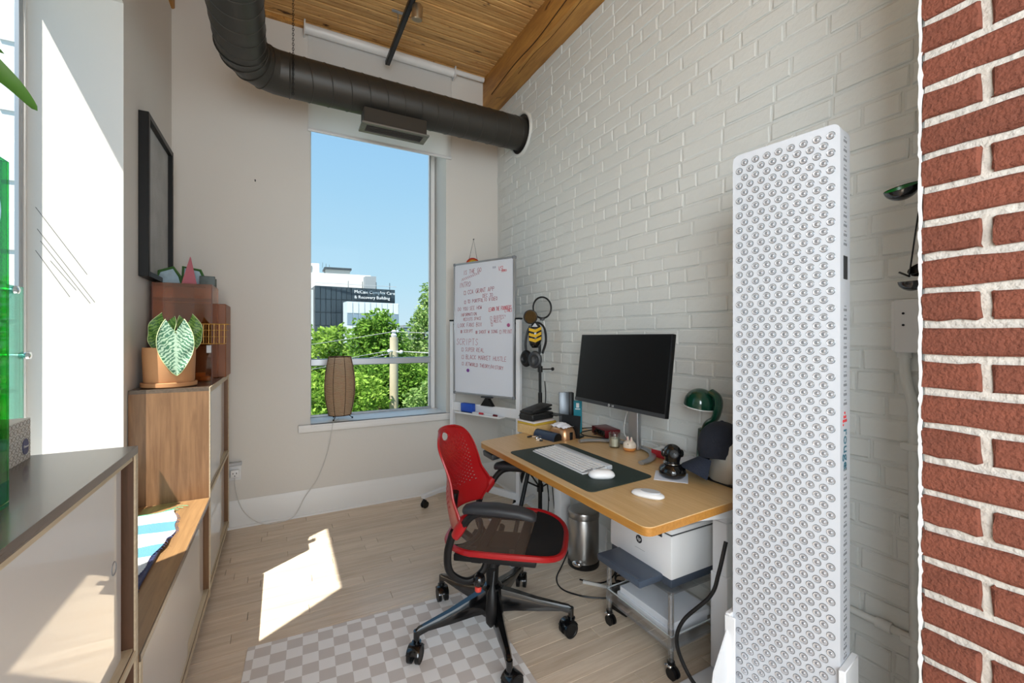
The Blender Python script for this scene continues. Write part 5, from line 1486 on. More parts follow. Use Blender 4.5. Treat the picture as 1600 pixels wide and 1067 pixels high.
line('handwriting', [('VSL', .46, 1.785, .030, .0012, .08), ('INTRO', .485, 1.765, .015, .0010, .1)], 'inkr', 'small red marker note')
line('handwriting', [('INTRO', .06, 1.615, .036, .0011, .08)], 'ink')
line('handwriting', [('# CCA GRANT APP', .11, 1.545, .030, .0012, .075), ('DEC 30', .305, 1.508, .024, .0011, .06), ('# TD PORTFOLIO VIDEO', .115, 1.448, .024, .0012, .06)], 'ink')
line('handwriting', [('DO YOU SEE HOW', .045, 1.360, .026, .0010, .05), ('INFORMATION', .075, 1.312, .022, .0011, .06), ('RESISTS SPACE', .105, 1.268, .021, .0010, .05)], 'ink')
line('handwriting', [('LEARN THE FOUNDERS', .365, 1.345, .026, .0012, .09), ('LINES', .52, 1.335, .022, .0011, .05)], 'inkr', 'bright red marker note')
line('handwriting', [('# QUOTES?', .38, 1.275, .024, .0010, .05), ('# MUSIC', .385, 1.225, .022, .0010, .06), ('#', .39, 1.18, .022, .0010)], 'ink')
line('handwriting', [('LOOK FANS BOX', .045, 1.170, .028, .0010, .03), ('* SCRIPT', .075, 1.115, .023, .0011, .02), ('* SHOOT W SONG', .235, 1.108, .023, .0011, .03), ('# PRINT', .47, 1.108, .026, .0011, .0)], 'ink')
line('handwriting', [('SCRIPTS', .030, 1.015, .046, .0011, -.02), ('# SUPER REAL', .085, .962, .028, .0011, -.03)], 'ink')
line('handwriting', [('# BLACK MARKET HUSTLE', .088, .905, .030, .0011, -.03), ('# JETWORLD THEORY/HISTORY', .09, .86, .024, .0012, -.09)], 'ink')
mgm = M('purple_magnet', '#7a3f8f', .35)
for x, z, lab, mm in ((.175, .985 - .165, 'purple round magnet low on the whiteboard', mgm), (.505, 1.225, 'pink-violet round magnet on the right of the whiteboard', M('pink_magnet', '#a8587f', .35))):
    pass
def wbw(x, y, z): return WL_ + Matrix.Rotation(wrz, 3, 'Z') @ Vector((x, y, z))
for x, z, lab, mm in ((.155, 1.0 - .14 + .12, 'purple round magnet low on the whiteboard under the notes', mgm), (.555, 1.238, 'dusty pink round magnet at the right edge of the whiteboard', M('pink_magnet', '#b0608a', .35))):
    z = {True: 1.035, False: 1.385}[x < .3]
    m_ = MB()
    g = [(0, 0), (.013, 0), (.014, .003), (.012, .007), (.006, .008), (0, .008)]
    m_.lathe(g, (0, 0, 0), 20)
    m_.bm.transform(Matrix.Translation(wbw(x, -.0105, z)) @ (Matrix.Rotation(wrz, 3, 'Z') @ Vector((0, -1, 0))).to_track_quat('Z', 'Y').to_matrix().to_4x4())
    tag(m_.build('magnet', mm), lab, 'magnet')
er = thing('board_eraser', 'blue felt eraser on the whiteboard pen tray', 'eraser', wbw(.18, -.04, .707), wrz)
MB(False).b2(-.06, .06, -.022, .022, .012, .075, .006, 2).build('handle', M('blue_plastic', '#1f4fb5', .45), er)
MB(False).b2(-.056, .056, -.020, .020, 0, .014, .002).build('felt', M('dark_blue_felt', '#20345f', .95), er)
for x, lab, cc_, a in ((.27, 'white marker pen with red end lying left on the whiteboard tray', 'inkr', 3), (.41, 'white marker pen with dark red cap lying right on the whiteboard tray', 'dred', -2)):
    mk = thing('marker_pen', lab, 'marker', wbw(x, -.045, .7155), wrz + R(a), 'pens on the whiteboard tray' if False else None)
    MB(False).cyl((-.055, 0, 0), (.03, 0, 0), .0085, n=14).build('barrel', 'white', mk)
    MB(False).cyl((.03, 0, 0), (.064, 0, 0), .0092, .008, n=14).build('cap', cc_, mk)
clp = thing('bulldog_clip', 'black triangular clip on the whiteboard stand under the board', 'clip', wbw(.36, -.02, .775), wrz)
MB(False).prism([(-.06, -.012, .0), (.06, -.012, 0), (.012, -.012, .062), (-.012, -.012, .062)], (0, .03, 0)).build('clip_body', 'black', clp)
MB(False).b2(-.055, .045, -.016, .02, .06, .072, .003).build('clip_bar', 'darkgrey', clp)

# rainbow hanging on the back wall
rw = thing('rainbow_ornament', 'small felt rainbow hanging by a cord on the back wall behind the whiteboard', 'ornament', (1.468, YB - .012, 1.93))
for k, (r_, c_) in enumerate(((.064, '#b8392f'), (.053, '#d07a2c'), (.043, '#c9b13a'), (.034, '#3f7a4a'), (.026, '#2f3f6a'))):
    MB().tube([(1.468 + r_ * math.cos(PI * q / 16), YB - .012, 1.915 + r_ * math.sin(PI * q / 16)) for q in range(17)], .0058, 8).build('arc', M('felt_' + str(k), c_, .9), rw)
MB().tube([(1.43, YB - .012, 1.968), (1.474, YB - .006, 2.145), (1.506, YB - .012, 1.968)], .0016, 5).build('cord', 'darkgrey', rw)
MB().cyl((1.474, YB, 2.145), (1.474, YB - .014, 2.148), .004, n=8).build('nail', 'darkgrey', rw)

# ------------------------------------------------------------------ microphone stand
mc = Vector((1.55, 2.50, 0))
mst = thing('microphone_stand', 'black tripod microphone stand between the whiteboard and the desk', 'microphone stand', mc)
MB().cyl((mc.x, mc.y, .12), (mc.x, mc.y, .92), .014, n=14).build('lower_pole', 'black', mst)
MB().cyl((mc.x, mc.y, .88), (mc.x - .004, mc.y, 1.30), .0095, n=14).build('upper_pole', 'black', mst)
kb_ = MB().cyl((mc.x, mc.y, 1.06), (mc.x, mc.y, 1.10), .017, n=14).build('clutch', 'black', mst)
MB().cyl((mc.x + .01, mc.y - .01, 1.08), (mc.x + .075, mc.y - .03, 1.08), .004, n=8).ball((mc.x + .08, mc.y - .032, 1.08), .012, 10, 8).build('clamp_knob', 'black', kb_)
for a_, r_ in ((210, .36), (95, .34), (298, .27)):
    q = R(a_)
    MB().tube([(mc.x + .02 * math.cos(q), mc.y + .02 * math.sin(q), .72), (mc.x + r_ * math.cos(q), mc.y + r_ * math.sin(q), .02)], .0135, 10).ball((mc.x + r_ * math.cos(q), mc.y + r_ * math.sin(q), .015), .015, 10, 8).build('leg', 'black', mst)
    MB().tube([(mc.x + .01 * math.cos(q), mc.y + .01 * math.sin(q), .28), (mc.x + r_ * .52 * math.cos(q), mc.y + r_ * .52 * math.sin(q), .37)], .006, 6).build('brace', 'black', mst)
MB().cyl((mc.x, mc.y, .68), (mc.x, mc.y, .76), .028, n=16).build('leg_collar', 'black', mst)
MB().cyl((mc.x, mc.y, .25), (mc.x, mc.y, .30), .022, n=16).build('brace_collar', 'black', mst)
camr = Vector((.8824, -.4706, 0)); camf = Vector((.4706, .8824, 0))
def mw(dx, z, df=0.0):      # offset right (towards +x/-y) and away from the camera
    return Vector((mc.x, mc.y, 0)) + camr * dx + camf * df + Vector((0, 0, z))
pfp = mw(.012, 1.495, -.03)
pf_ = thing('pop_filter', 'round black pop filter ring above the microphone', 'pop filter', pfp)
rin = [pfp + camr * .062 * math.cos(q) + Vector((0, 0, .071 * math.sin(q))) + camf * .02 * math.cos(q) for q in [2 * PI * k / 40 for k in range(40)]]
MB().tube(rin, .0062, 8, closed=True).build('ring', 'black', pf_)
scr_ = clear('pop_filter_mesh', (.80, .80, .80, 1), 0.0, .2, fres=False)
MB().faces(rin, [tuple(range(40))]).build('mesh_screen', scr_, pf_)
MB().box(mw(.012, 1.418, -.03), (.03, .014, .018), .003, rz=R(-28)).build('clamp', 'black', pf_)
tag(MB().tube(catmull([mw(.022, 1.41, -.02), mw(.03, 1.35, -.015), mw(.022, 1.25, -.02), mw(0.0, 1.17, -.035), mw(-.014, 1.13, -.03)], 6), .0042, 8).build('gooseneck', 'white'), 'white bent arm holding the pop filter to the stand', 'arm')
mic = thing('microphone', 'black and yellow striped microphone with a round bronze head on the stand', 'microphone', mw(-.055, 1.24, -.04))
mt['yellow'] = M('yellow_stripe', '#dcae1c', .4)
mt['bronze'] = M('bronze_mesh', '#6b5330', .45, .6, bump=(300, 1))
hdm = MB().lathe([(0, -.016), (.034, -.016), (.042, -.010), (.042, .010), (.034, .016), (0, .016)], (0, 0, 0), 28)
hdm.bm.transform(Matrix.Translation(mw(-.068, 1.432, -.06)) @ (-camf + camr * -.35).to_track_quat('Z', 'Y').to_matrix().to_4x4())
hdm.build('head_grille', 'bronze', mic)
MB().tube([mw(-.068, 1.432, -.06) + camr * .044 * math.cos(q) + Vector((0, 0, .044 * math.sin(q))) for q in [2 * PI * k / 28 for k in range(28)]], .004, 6, closed=True).build('head_rim', 'black', mic)
bodyr = []
for z, w, d_ in ((1.395, .020, .018), (1.375, .034, .026), (1.33, .046, .034), (1.28, .046, .034), (1.245, .036, .028), (1.225, .020, .02)):
    c = mw(-.036, z, -.03)
    bodyr.append([c + camr * w * math.cos(q) + camf * d_ * math.sin(q) for q in [2 * PI * k / 24 for k in range(24)]])
MB().rings(bodyr).build('body', 'blackg', mic)
for k, z in enumerate((1.345, 1.312, 1.28)):
    st = [mw(-.078, z + .004, -.055), mw(-.036, z - .008, -.072), mw(.004, z + .012, -.055)]
    MB().prism([st[0] + Vector((0, 0, .010)), st[1] + Vector((0, 0, .010)), st[2] + Vector((0, 0, .010)), st[2] - Vector((0, 0, .010)), st[1] - Vector((0, 0, .010)), st[0] - Vector((0, 0, .010))], camf * .035).build('yellow_stripe', 'yellow', mic, label='yellow stripe')
MB().prism([mw(-.06, 1.366, -.066), mw(-.02, 1.366, -.066), mw(-.038, 1.392, -.06)], camf * .02).build('grey_triangle', 'lgrey', mic)
hp = thing('headphones', 'black over-ear headphones hanging on the microphone below the yellow stripes', 'headphones', mw(-.05, 1.13, -.08))
bandp = [mw(-.096, 1.19, -.05), mw(-.100, 1.27, -.04), mw(-.075, 1.36, -.03), mw(-.02, 1.395, -.02), mw(.025, 1.36, -.03), mw(.035, 1.27, -.05), mw(.010, 1.19, -.07)]
MB().tube(catmull(bandp, 6), .007, 8, sx=1.8).build('headband', 'black', hp)
for c, a, s, nm in ((mw(-.095, 1.155, -.05), -.9, 1.0, 'left'), (mw(-.040, 1.150, -.11), -.25, 1.0, 'right')):
    cup = MB().lathe([(0, -.016), (.034, -.016), (.044, -.008), (.046, .004), (.040, .016), (.028, .020), (.020, .012), (0, .010)], (0, 0, 0), 26)
    nrm = (-camf + camr * a).normalized()
    cup.bm.transform(Matrix.Translation(c) @ nrm.to_track_quat('Z', 'Y').to_matrix().to_4x4() @ Matrix.Diagonal((1.0, 1.25, 1, 1)))
    cup.build('ear_cup', 'black' if nm == 'left' else 'darkgrey', hp)
tag(MB().tube(catmull([mw(.03, 1.0, -.02), mw(.036, .9, -.02), mw(.028, .78, -.02), mw(.02, .65, -.02), mw(.03, .45, -.03), mw(.05, .25, -.08), mw(.04, .06, -.12), mw(.05, .012, -.2), mw(.04, .008, -.3)], 6), .0038, 6).build('microphone_cable', 'black'), 'black cable hanging down beside the microphone stand', 'cable')

# ------------------------------------------------------------------ rug
rg_m, nt, b = newmat('checked_rug')
N, L = nt.nodes, nt.links
tcn = N.new('ShaderNodeTexCoord'); ck = N.new('ShaderNodeTexChecker'); ck.inputs['Scale'].default_value = 1 / .0595
ck.inputs['Color1'].default_value = hx('#f0edea'); ck.inputs['Color2'].default_value = hx('#cfc7c1')
mp_ = N.new('ShaderNodeMapping'); mp_.inputs['Location'].default_value = (.001, .001, .0301)
L.new(tcn.outputs['Object'], mp_.inputs['Vector']); L.new(mp_.outputs[0], ck.inputs['Vector'])
L.new(ck.outputs['Color'], b.inputs['Base Color']); b.inputs['Roughness'].default_value = .9
mt['rug'] = rg_m
rug = thing('checked_rug', 'flat rug of small grey and off-white checks under the red chair', 'rug', (.345, 1.40, 0), R(-3))
MB(False).b2(-.505, .50, -.80, .678, .0034, .0064, .0008).build('rug_pile', 'rug', rug)

# ------------------------------------------------------------------ the red office chair
CH = thing('office_chair', 'red office chair with perforated back, black mesh seat and five wheels on the rug edge', 'chair', (.822, 1.727, .004), R(-38))
def interp(tab, v):
    for (a, b), (c, d) in zip(tab, tab[1:]):
        if v <= c:
            i_ = tab.index((a, b))
            p0 = tab[max(0, i_ - 1)]; p3 = tab[min(len(tab) - 1, i_ + 2)]
            t = (v - a) / (c - a); h_ = c - a
            m0 = (d - p0[1]) / (c - p0[0]) * h_; m1 = (p3[1] - b) / (p3[0] - a) * h_
            return (2*t**3 - 3*t*t + 1) * b + (t**3 - 2*t*t + t) * m0 + (-2*t**3 + 3*t*t) * d + (t**3 - t*t) * m1
    return tab[-1][1]
TW = [(0, .195), (.1, .238), (.2, .258), (.3, .248), (.45, .226), (.6, .217), (.75, .214), (.87, .198), (.95, .160), (1, .10)]
TXc = [(0, -.175), (.3, -.190), (.55, -.185), (.8, -.205), (1, -.235)]
TA = [(0, .075), (.2, .118), (.45, .075), (.75, .052), (1, .03)]
def shell(u, v):
    w = interp(TW, v)
    return Vector((interp(TXc, v) + interp(TA, v) * abs(u) ** 2.2, w * u, .500 + .383 * v - .006 * u * u * v + .012 * (1 - v) ** 6 * (1 - u * u)))
NU, NV = 30, 40
sv = []
sf = []
def sgrid(i, j): return j * (NU + 1) + i
for j in range(NV + 1):
    for i in range(NU + 1): sv.append(shell(i / NU * 2 - 1, j / NV))
def cut(u, v):
    return (u / .24) ** 2 + ((v - .905) / .052) ** 2 < 1
for j in range(NV):
    for i in range(NU):
        u, v = (i + .5) / NU * 2 - 1, (j + .5) / NV
        if cut(u, v): continue
        a, b, c, d = sgrid(i, j), sgrid(i + 1, j), sgrid(i + 1, j + 1), sgrid(i, j + 1)
        if .24 < v < .88 and abs(u) < .80 and (i + j) % 2 == 0:
            ce_ = (sv[a] + sv[b] + sv[c] + sv[d]) / 4
            k = len(sv)
            for p in (a, b, c, d): sv.append(ce_.lerp((sv[p]), .60))
            q = [a, b, c, d]
            for m_ in range(4):
                sf.append((q[m_], q[(m_ + 1) % 4], k + (m_ + 1) % 4, k + m_))
        else: sf.append((a, b, c, d))
bo = MB(False).faces(sv, sf)
# loose vertices of the cut-outs go
bmesh.ops.delete(bo.bm, geom=[v for v in bo.bm.verts if not v.link_faces], context='VERTS')
bko = bo.build('backrest', 'red', CH, ang=60)
md = bko.modifiers.new('thickness', 'SOLIDIFY'); md.thickness = .006; md.offset = 0
# rolled rim around the handle hole
hr_ = MB(False).tube([shell(.25 * math.cos(q), .905 + .054 * math.sin(q)) for q in [2 * PI * k / 30 for k in range(30)]], .0052, 6, closed=True)
hr_.build('handle_rim', 'red', bko)
ed_ = MB(False)
for s in (-1, 1): ed_.tube([shell(s, k / 40) for k in range(41)], .0046, 6)
ed_.tube([shell(-1 + 2 * k / 20, 1) for k in range(21)], .0046, 6)
ed_.build('edge_bead', 'red', bko)
# seat rim, mesh, front pad
def seat_pt(q, s=1.0):
    c_, s_ = math.cos(q), math.sin(q)
    f_ = (abs(c_) ** 3.4 + abs(s_) ** 3.4) ** (-1 / 3.4)
    x = .070 + .252 * c_ * f_ * s; y = .232 * s_ * f_ * s
    if x < -.05: y *= 1 - .18 * min(1, (-.05 - x) / .13)
    return Vector((x, y, .447 - .030 * max(0, (x - .15) / .17) ** 2 - .012 * max(0, (-x - .02) / .16)))
MB(False).tube([seat_pt(2 * PI * k / 60) for k in range(60)], .0125, 8, closed=True, sx=1.0).build('seat_rim', 'red', CH)
mesh_m = clear('seat_mesh', (.86, .84, .82, 1), 0.0, .3, fres=False, diffuse=(hx('#8f8276'), .40))
mt['seatmesh'] = mesh_m
sr = []
for k, s in enumerate((.985, .8, .55, .3, .06)):
    sr.append([seat_pt(2 * PI * j / 48, s) - Vector((0, 0, .018 * (1 - s))) for j in range(48)])
MB(False).rings(sr, cap0=False, cap1=True).build('seat_mesh', 'seatmesh', CH, ang=180)
fp = [seat_pt(2 * PI * j / 60, .975) for j in range(60)]
fp = [p for p in fp if p.x > .165]
fp = sorted(fp, key=lambda p: math.atan2(p.y, p.x - .16))
MB(False).prism([p + Vector((0, 0, .004)) for p in fp], (0, 0, -.012)).build('front_pad', 'seatfoam', CH, label='solid black front pad')
bmn = MB(False)
bmn.prism([seat_pt(-PI / 2 + .55 * k / 8 - .35, .96) for k in range(9)] + [seat_pt(-PI / 2 + .55 * (8 - k) / 8 - .35, .62) - Vector((0, 0, .01)) for k in range(9)], (0, 0, -.008))
bmn.build('side_pad', 'seatfoam', CH)
MB(False).tube(catmull([(-.13, -.16, .43), (-.085, -.12, .425), (-.06, 0, .42), (-.085, .12, .425), (-.13, .16, .43)], 6), .012, 8).build('seat_support', 'black', CH)
# arms
for s in (-1, 1):
    yj = .262 * s
    hj = MB(False).tube([(-.092, yj * .96, .520), (-.074, yj, .55), (-.052, yj * 1.02, .582)], [.018, .023, .020], 14, sx=.75)
    hj.build('arm_socket', 'red', CH)
    at = MB(False).tube(catmull([(-.055, yj * 1.02, .568), (-.030, yj * 1.045, .603), (.005, yj * 1.06, .626), (.06, yj * 1.06, .631), (.15, yj * 1.05, .628)], 6), .0145, 10)
    ao = at.build('arm', 'black', CH)
    rings_ = []
    for x, w, h_ in ((-.050, .020, .010), (-.043, .030, .016), (-.01, .035, .019), (.08, .037, .020), (.17, .036, .019), (.215, .031, .017), (.228, .020, .010)):
        zc = .648 - .45 * max(0, x - .13) ** 1.3 - .25 * max(0, -.0 - x) ** 1.1
        rings_.append([Vector((x, yj * 1.06 + w * math.cos(q) * (abs(math.cos(q)) ** -.3 if abs(math.cos(q)) > .05 else 1), zc + h_ * math.sin(q))) for q in [2 * PI * (k + .5) / 20 for k in range(20)]])
    MB(False).rings(rings_).build('arm_pad', M('arm_pad_rubber', '#232529', .5) if 'armpad' not in mt else mt['armpad'], CH, ang=60)
    MB(False).tube(catmull([(-.100, .240 * s, .535), (-.125, .240 * s, .45), (-.118, .230 * s, .365), (-.06, .195 * s, .318), (-.005, .165 * s, .345), (.015, .155 * s, .395)], 7), .0155, 10, sx=.85).build('side_loop', 'black', CH)
    MB(False).box((.055, .205 * s, .420), (.33, .030, .028), .006, 2).build('seat_rail', 'black', CH)
MB(False).tube(catmull([(-.170, 0, .60), (-.178, 0, .52), (-.15, 0, .44), (-.09, 0, .39)], 6), .017, 10, sx=1.5).build('spine', 'black', CH)
MB(False).prism([(-.10, -.085, .405), (.20, -.085, .405), (.20, -.06, .385), (.10, -.06, .335), (-.06, -.06, .32), (-.11, -.07, .36)], (0, .16, 0)).build('tilt_mechanism', 'black', CH)
for x in (-.02, .14): MB(False).box((x, 0, .408), (.045, .42, .018), .004).build('cross_bar', 'black', CH)
MB(False).lathe([(0, .325), (.032, .325), (.036, .29), (.030, .285), (.026, .20), (0, .20)], (0, 0, 0), 20).build('gas_cylinder', 'black', CH)
kn = MB(False).cyl((.0, -.06, .345), (-.012, -.175, .325), .008, n=10).ball((-.012, -.185, .322), (.025, .028, .028), 16, 12)
kn.build('tension_lever', 'blackg', CH)
MB(False).lathe([(0, 0), (.013, 0), (.014, -.014), (.011, -.020), (.004, -.021), (0, -.020)], (-.014, -.195, .302), 14).build('lever_tip', M('red_lever_tip', '#d4473c', .4), CH, label='red tip of the lever')
MB(False).tube([(.035, -.125, .33), (.033, -.142, .28), (.032, -.152, .255), (.030, -.160, .18), (.030, -.161, .140), (.030, -.161, .122)], [.006, .008, .019, .023, .020, .006], 14, sx=.75).build('height_paddle', 'black', CH)
hub = MB(False).lathe([(0, .065), (.03, .065), (.052, .085), (.056, .14), (.044, .20), (.03, .21), (0, .21)], (0, 0, 0), 24).build('hub', 'blackg', CH)
for k, aw in enumerate((149, 221, 293, 5, 77)):
    q = R(aw); c_, s_ = math.cos(q), math.sin(q)
    rings_ = []
    for r_, z0, z1, w in ((.03, .10, .195, .030), (.10, .105, .178, .024), (.20, .105, .152, .019), (.30, .108, .134, .014), (.335, .100, .128, .012), (.350, .092, .118, .010)):
        cx_, cy_ = r_ * c_, r_ * s_
        ring = []
        for dx, zz in ((-w, z0), (w, z0), (w * 1.05, z0 + (z1 - z0) * .6), (w * .6, z1), (-w * .6, z1), (-w * 1.05, z0 + (z1 - z0) * .6)):
            ring.append(Vector((cx_ - s_ * dx, cy_ + c_ * dx, zz)))
        rings_.append(ring)
    ln_ = MB(False).rings(rings_).build('base_leg', 'blackg', CH, ang=30)
    cx_, cy_ = .345 * c_, .345 * s_
    MB(False).cyl((cx_, cy_, .118), (cx_, cy_, .062), .0125, n=12).cyl((cx_, cy_, .075), (cx_, cy_, .070), .019, n=14).build('caster_stem', 'blackg', CH)
    tq = q + (1.1, -.7, .5, 2.2, -1.3)[k]
    ax_ = Vector((math.cos(tq), math.sin(tq), 0)); tr_ = Vector((-ax_.y, ax_.x, 0)) * .014
    ctr = Vector((cx_, cy_, .0345)) + tr_
    cw = MB(False)
    for s in (-.017, .017):
        cw.lathe([(0, -.006), (.024, -.007), (.026, -.009), (.0335, -.008), (.0335, .008), (.026, .009), (.024, .007), (0, .006)], ctr + ax_ * s, 22, mat=ax_.to_track_quat('Z', 'Y').to_matrix().to_4x4())
    cwo = cw.build('caster_wheel', 'black', CH)
    cwo['kind'] = 'stuff'
    hood = []
    for m_ in range(8):
        a_ = R(20 + 140 * m_ / 7)
        d_ = tr_.normalized() * math.cos(a_) * .037 + Vector((0, 0, math.sin(a_) * .037))
        hood.append([ctr + d_ * e_ + ax_ * w for e_, w in ((1, -.026), (1.06, -.02), (1.06, .02), (1, .026), (.8, .006), (.8, -.006))])
    MB(False).rings(hood).build('caster_hood', 'blackg', CH)

# ------------------------------------------------------------------ under the desk: bin, printer, trolley, cables
tc_ = thing('pedal_bin', 'round brushed steel pedal bin standing under the desk', 'bin', (1.525, 1.99, 0))
MB(False).lathe([(0, .0), (.086, 0), (.089, .006), (.089, .035), (0, .035)], (0, 0, 0), 36).build('base_ring', 'black', tc_)
MB(False).lathe([(0, .034), (.0865, .034), (.0865, .272), (.084, .276), (0, .276)], (0, 0, 0), 40).build('body', 'steel', tc_)
MB(False).lathe([(0, .277), (.0885, .277), (.0895, .282), (.0895, .305), (.086, .313), (.07, .320), (0, .323)], (0, 0, 0), 40).build('lid', 'steel', tc_)
pd = MB(False).ball((0, 0, 0), (.030, .016, .016), 16, 10)
pd.bm.transform(Matrix.Translation(Vector((-.080, -.045, .040))) @ Matrix.Rotation(R(-62), 4, 'Z'))
pd.build('pedal', 'chrome', tc_, label='chrome foot pedal')

pr = thing('printer', 'white laser printer with a dark base on the clear trolley under the desk', 'printer', (1.44, 1.34, .327))
X0, X1, Y0, Y1 = 1.312, 1.572, 1.168, 1.515
MB().b2(X0, X1, Y0, Y1, .367, .535, .006, 2).build('body', 'white', pr)
MB().b2(X0 + .004, X1 - .004, Y0 + .004, Y1 - .004, .5345, .5385).build('lid_gap', 'darkgrey', pr)
MB().b2(X0, X1, Y0, Y1, .538, .560, .008, 2).build('lid', 'white', pr)
MB().b2(X0 - .003, X0 + .02, Y0 + .045, Y0 + .17, .515, .5405, .003).build('output_slot', 'darkgrey', pr)
MB().b2(X0 + .004, X1 - .004, Y0 + .003, Y1 - .003, .334, .3672, .006, 2).build('base', M('blue_grey_plastic', '#39424f', .45), pr, label='dark blue-grey base')
for x in (X0 + .03, X1 - .03):
    for yy in (Y0 + .03, Y1 - .03): MB().b2(x - .012, x + .012, yy - .012, yy + .012, .327, .335).build('foot', 'rubber', pr)
MB().b2(1.192, X0 + .02, 1.212, 1.462, .346, .374, .006, 2).b2(1.192, 1.205, 1.225, 1.45, .374, .377, .001).build('paper_tray', M('tray_blue_grey', '#46505e', .4), pr, label='blue-grey paper tray sticking out')
em = MB().lathe([(0, 0), (.0165, 0), (.0165, .0012), (0, .0012)], (0, 0, 0), 28)
em.bm.transform(frame4((X0 - .0002, 1.337, .459), (0, -1, 0), (0, 0, 1)))
em.build('round_badge', 'darkgrey', pr)
tx = frame4((X0 - .0016, 1.337, .4535), (0, -1, 0), (.0, 0, 1))
tx = tx @ Matrix(((1, .25, 0, 0), (0, 1, 0, 0), (0, 0, 1, 0), (0, 0, 0, 1)))
text_part('lettering', 'hp', .0215, pr, tx, 'white', .0002, 'CENTER')
MB().b2(X0 - .0006, X0 + .001, 1.305, 1.36, .4195, .4205).build('model_line', 'grey', pr)

ca_ = thing('acrylic_trolley', 'clear acrylic two-shelf trolley on castors under the printer', 'trolley', (1.44, 1.34, 0))
TX0, TX1, TY0, TY1 = 1.302, 1.590, 1.160, 1.532
MB().b2(TX0, TX1, TY0, TY1, .318, .326, .001).build('top_shelf', 'acry', ca_)
MB().b2(TX0, TX1, TY0, TY1, .105, .112, .001).build('lower_shelf', 'acry', ca_)
for nm, b in (('shelf_wall', (TX0, TX0 + .005, TY0, TY1)), ('shelf_wall', (TX1 - .005, TX1, TY0, TY1)), ('shelf_wall', (TX0 + .005, TX1 - .005, TY0, TY0 + .005)), ('shelf_wall', (TX0 + .005, TX1 - .005, TY1 - .005, TY1))):
    MB().b2(*b, .112, .160, .001).build(nm, 'acry', ca_)
    MB().b2(*b, .158, .1615).build('bright_edge', M('acrylic_edge', '#cfd6da', .15), ca_) if 'acredge' not in mt else None
for x in (TX0 + .010, TX1 - .010):
    for yy in (TY0 + .010, TY1 - .010):
        MB().cyl((x, yy, .058), (x, yy, .318), .0115, n=14).build('post', clear('acrylic_rod', (.86, .88, .9, 1), .16, .03) if 'rod' not in mt else mt['rod'], ca_)
        cw = MB().cyl((x, yy, .050), (x, yy, .062), .014, n=12)
        for s in (-.010, .010): cw.cyl((x + s - .005, yy - .01, .022), (x + s + .005, yy - .01, .022), .022, n=18)
        cw.build('caster', 'black', ca_)
        MB().b2(x - .016, x + .016, yy - .012, yy + .012, .040, .052, .003).b2(x - .006, x + .006, yy + .01, yy + .03, .030, .036, .002).build('caster_fork', 'chrome', ca_)
rp_ = thing('paper_ream', 'white reams of copy paper on the lower shelf of the clear trolley', 'paper', (1.45, 1.345, .1125))
for k, (dx, dy, h_) in enumerate(((0, 0, .042), (.006, -.012, .028))):
    z0 = .1125 + (0, .0425)[k]
    MB().b2(1.335 + dx, 1.558 + dx, 1.20 + dy, 1.495 + dy, z0, z0 + h_, .001).build('ream', 'paper', rp_)
tag(MB().tube(catmull([(1.50, 2.085, .06), (1.40, 2.02, .012), (1.30, 1.93, .006), (1.27, 1.83, .006), (1.33, 1.73, .006), (1.43, 1.66, .006), (1.52, 1.62, .008)], 8), .004, 6).build('floor_cable', 'black'), 'black cable looping on the floor in front of the steel bin', 'cable')
tag(MB().tube(catmull([(1.62, 1.90, .30), (1.60, 1.76, .46), (1.575, 1.70, .40), (1.56, 1.72, .2), (1.54, 1.75, .05), (1.47, 1.78, .010), (1.40, 1.86, .008)], 8), .0042, 6).build('hanging_cable', 'black'), 'black cable hanging in an arc between the bin and the printer', 'cable')
tag(MB().tube(catmull([(1.40, 1.83, .010), (1.45, 1.77, .010), (1.50, 1.71, .012), (1.53, 1.66, .05), (1.56, 1.64, .12)], 8), .009, 8, sx=1.0).build('white_cable', 'rope'), 'thick white cable on the floor by the steel bin', 'cable')
cb_ = thing('cable_bundle', 'tangle of dark cables and a small adapter on the floor behind the trolley', 'cables', (1.55, 1.66, 0))
rcb = random.Random(3)
for k in range(6):
    c = Vector((1.50 + .012 * k, 1.66 + .01 * (k % 3), .012 + .010 * k))
    MB().tube([c + Vector(((.045 + .006 * (k % 3)) * math.cos(q), (.035 + .004 * k) * math.sin(q), .010 * math.sin(2 * q + k))) for q in [2 * PI * j / 20 for j in range(20)]], .004, 6, closed=True).build('cable_loop', 'black', cb_)
MB().box((1.475, 1.60, .045), (.045, .07, .03), .006, 2, rz=.4).build('adapter', 'lgrey', cb_)
MB().box((1.42, 1.56, .045), (.05, .09, .09), .006, 2, rz=.2).build('power_block', 'black', cb_)
upl = thing('outlet_cluster', 'crumpled grey plug cluster hanging under the desk above the bin', 'plugs', (1.50, 1.86, .42))
for k, (dx, dy, dz, mm) in enumerate(((0, 0, 0, 'lgrey'), (.03, -.03, .02, 'black'), (-.01, -.05, .05, 'black'), (.04, .03, .06, 'grey'), (.02, -.07, .0, 'black'))):
    MB().box((1.545 + dx, 1.90 + dy, .42 + dz), (.05, .045, .05), .01, 2, rot=Matrix.Rotation(.5 * k, 3, 'Z') @ Matrix.Rotation(.3 * k, 3, 'X')).build('plug', mm, upl)
for k in range(3): MB().tube(catmull([(1.55 + .02 * k, 1.88, .48), (1.56 + .02 * k, 1.87, .6), (1.55, 1.86 + .02 * k, .672)], 6), .004, 6).build('lead', 'black', upl)
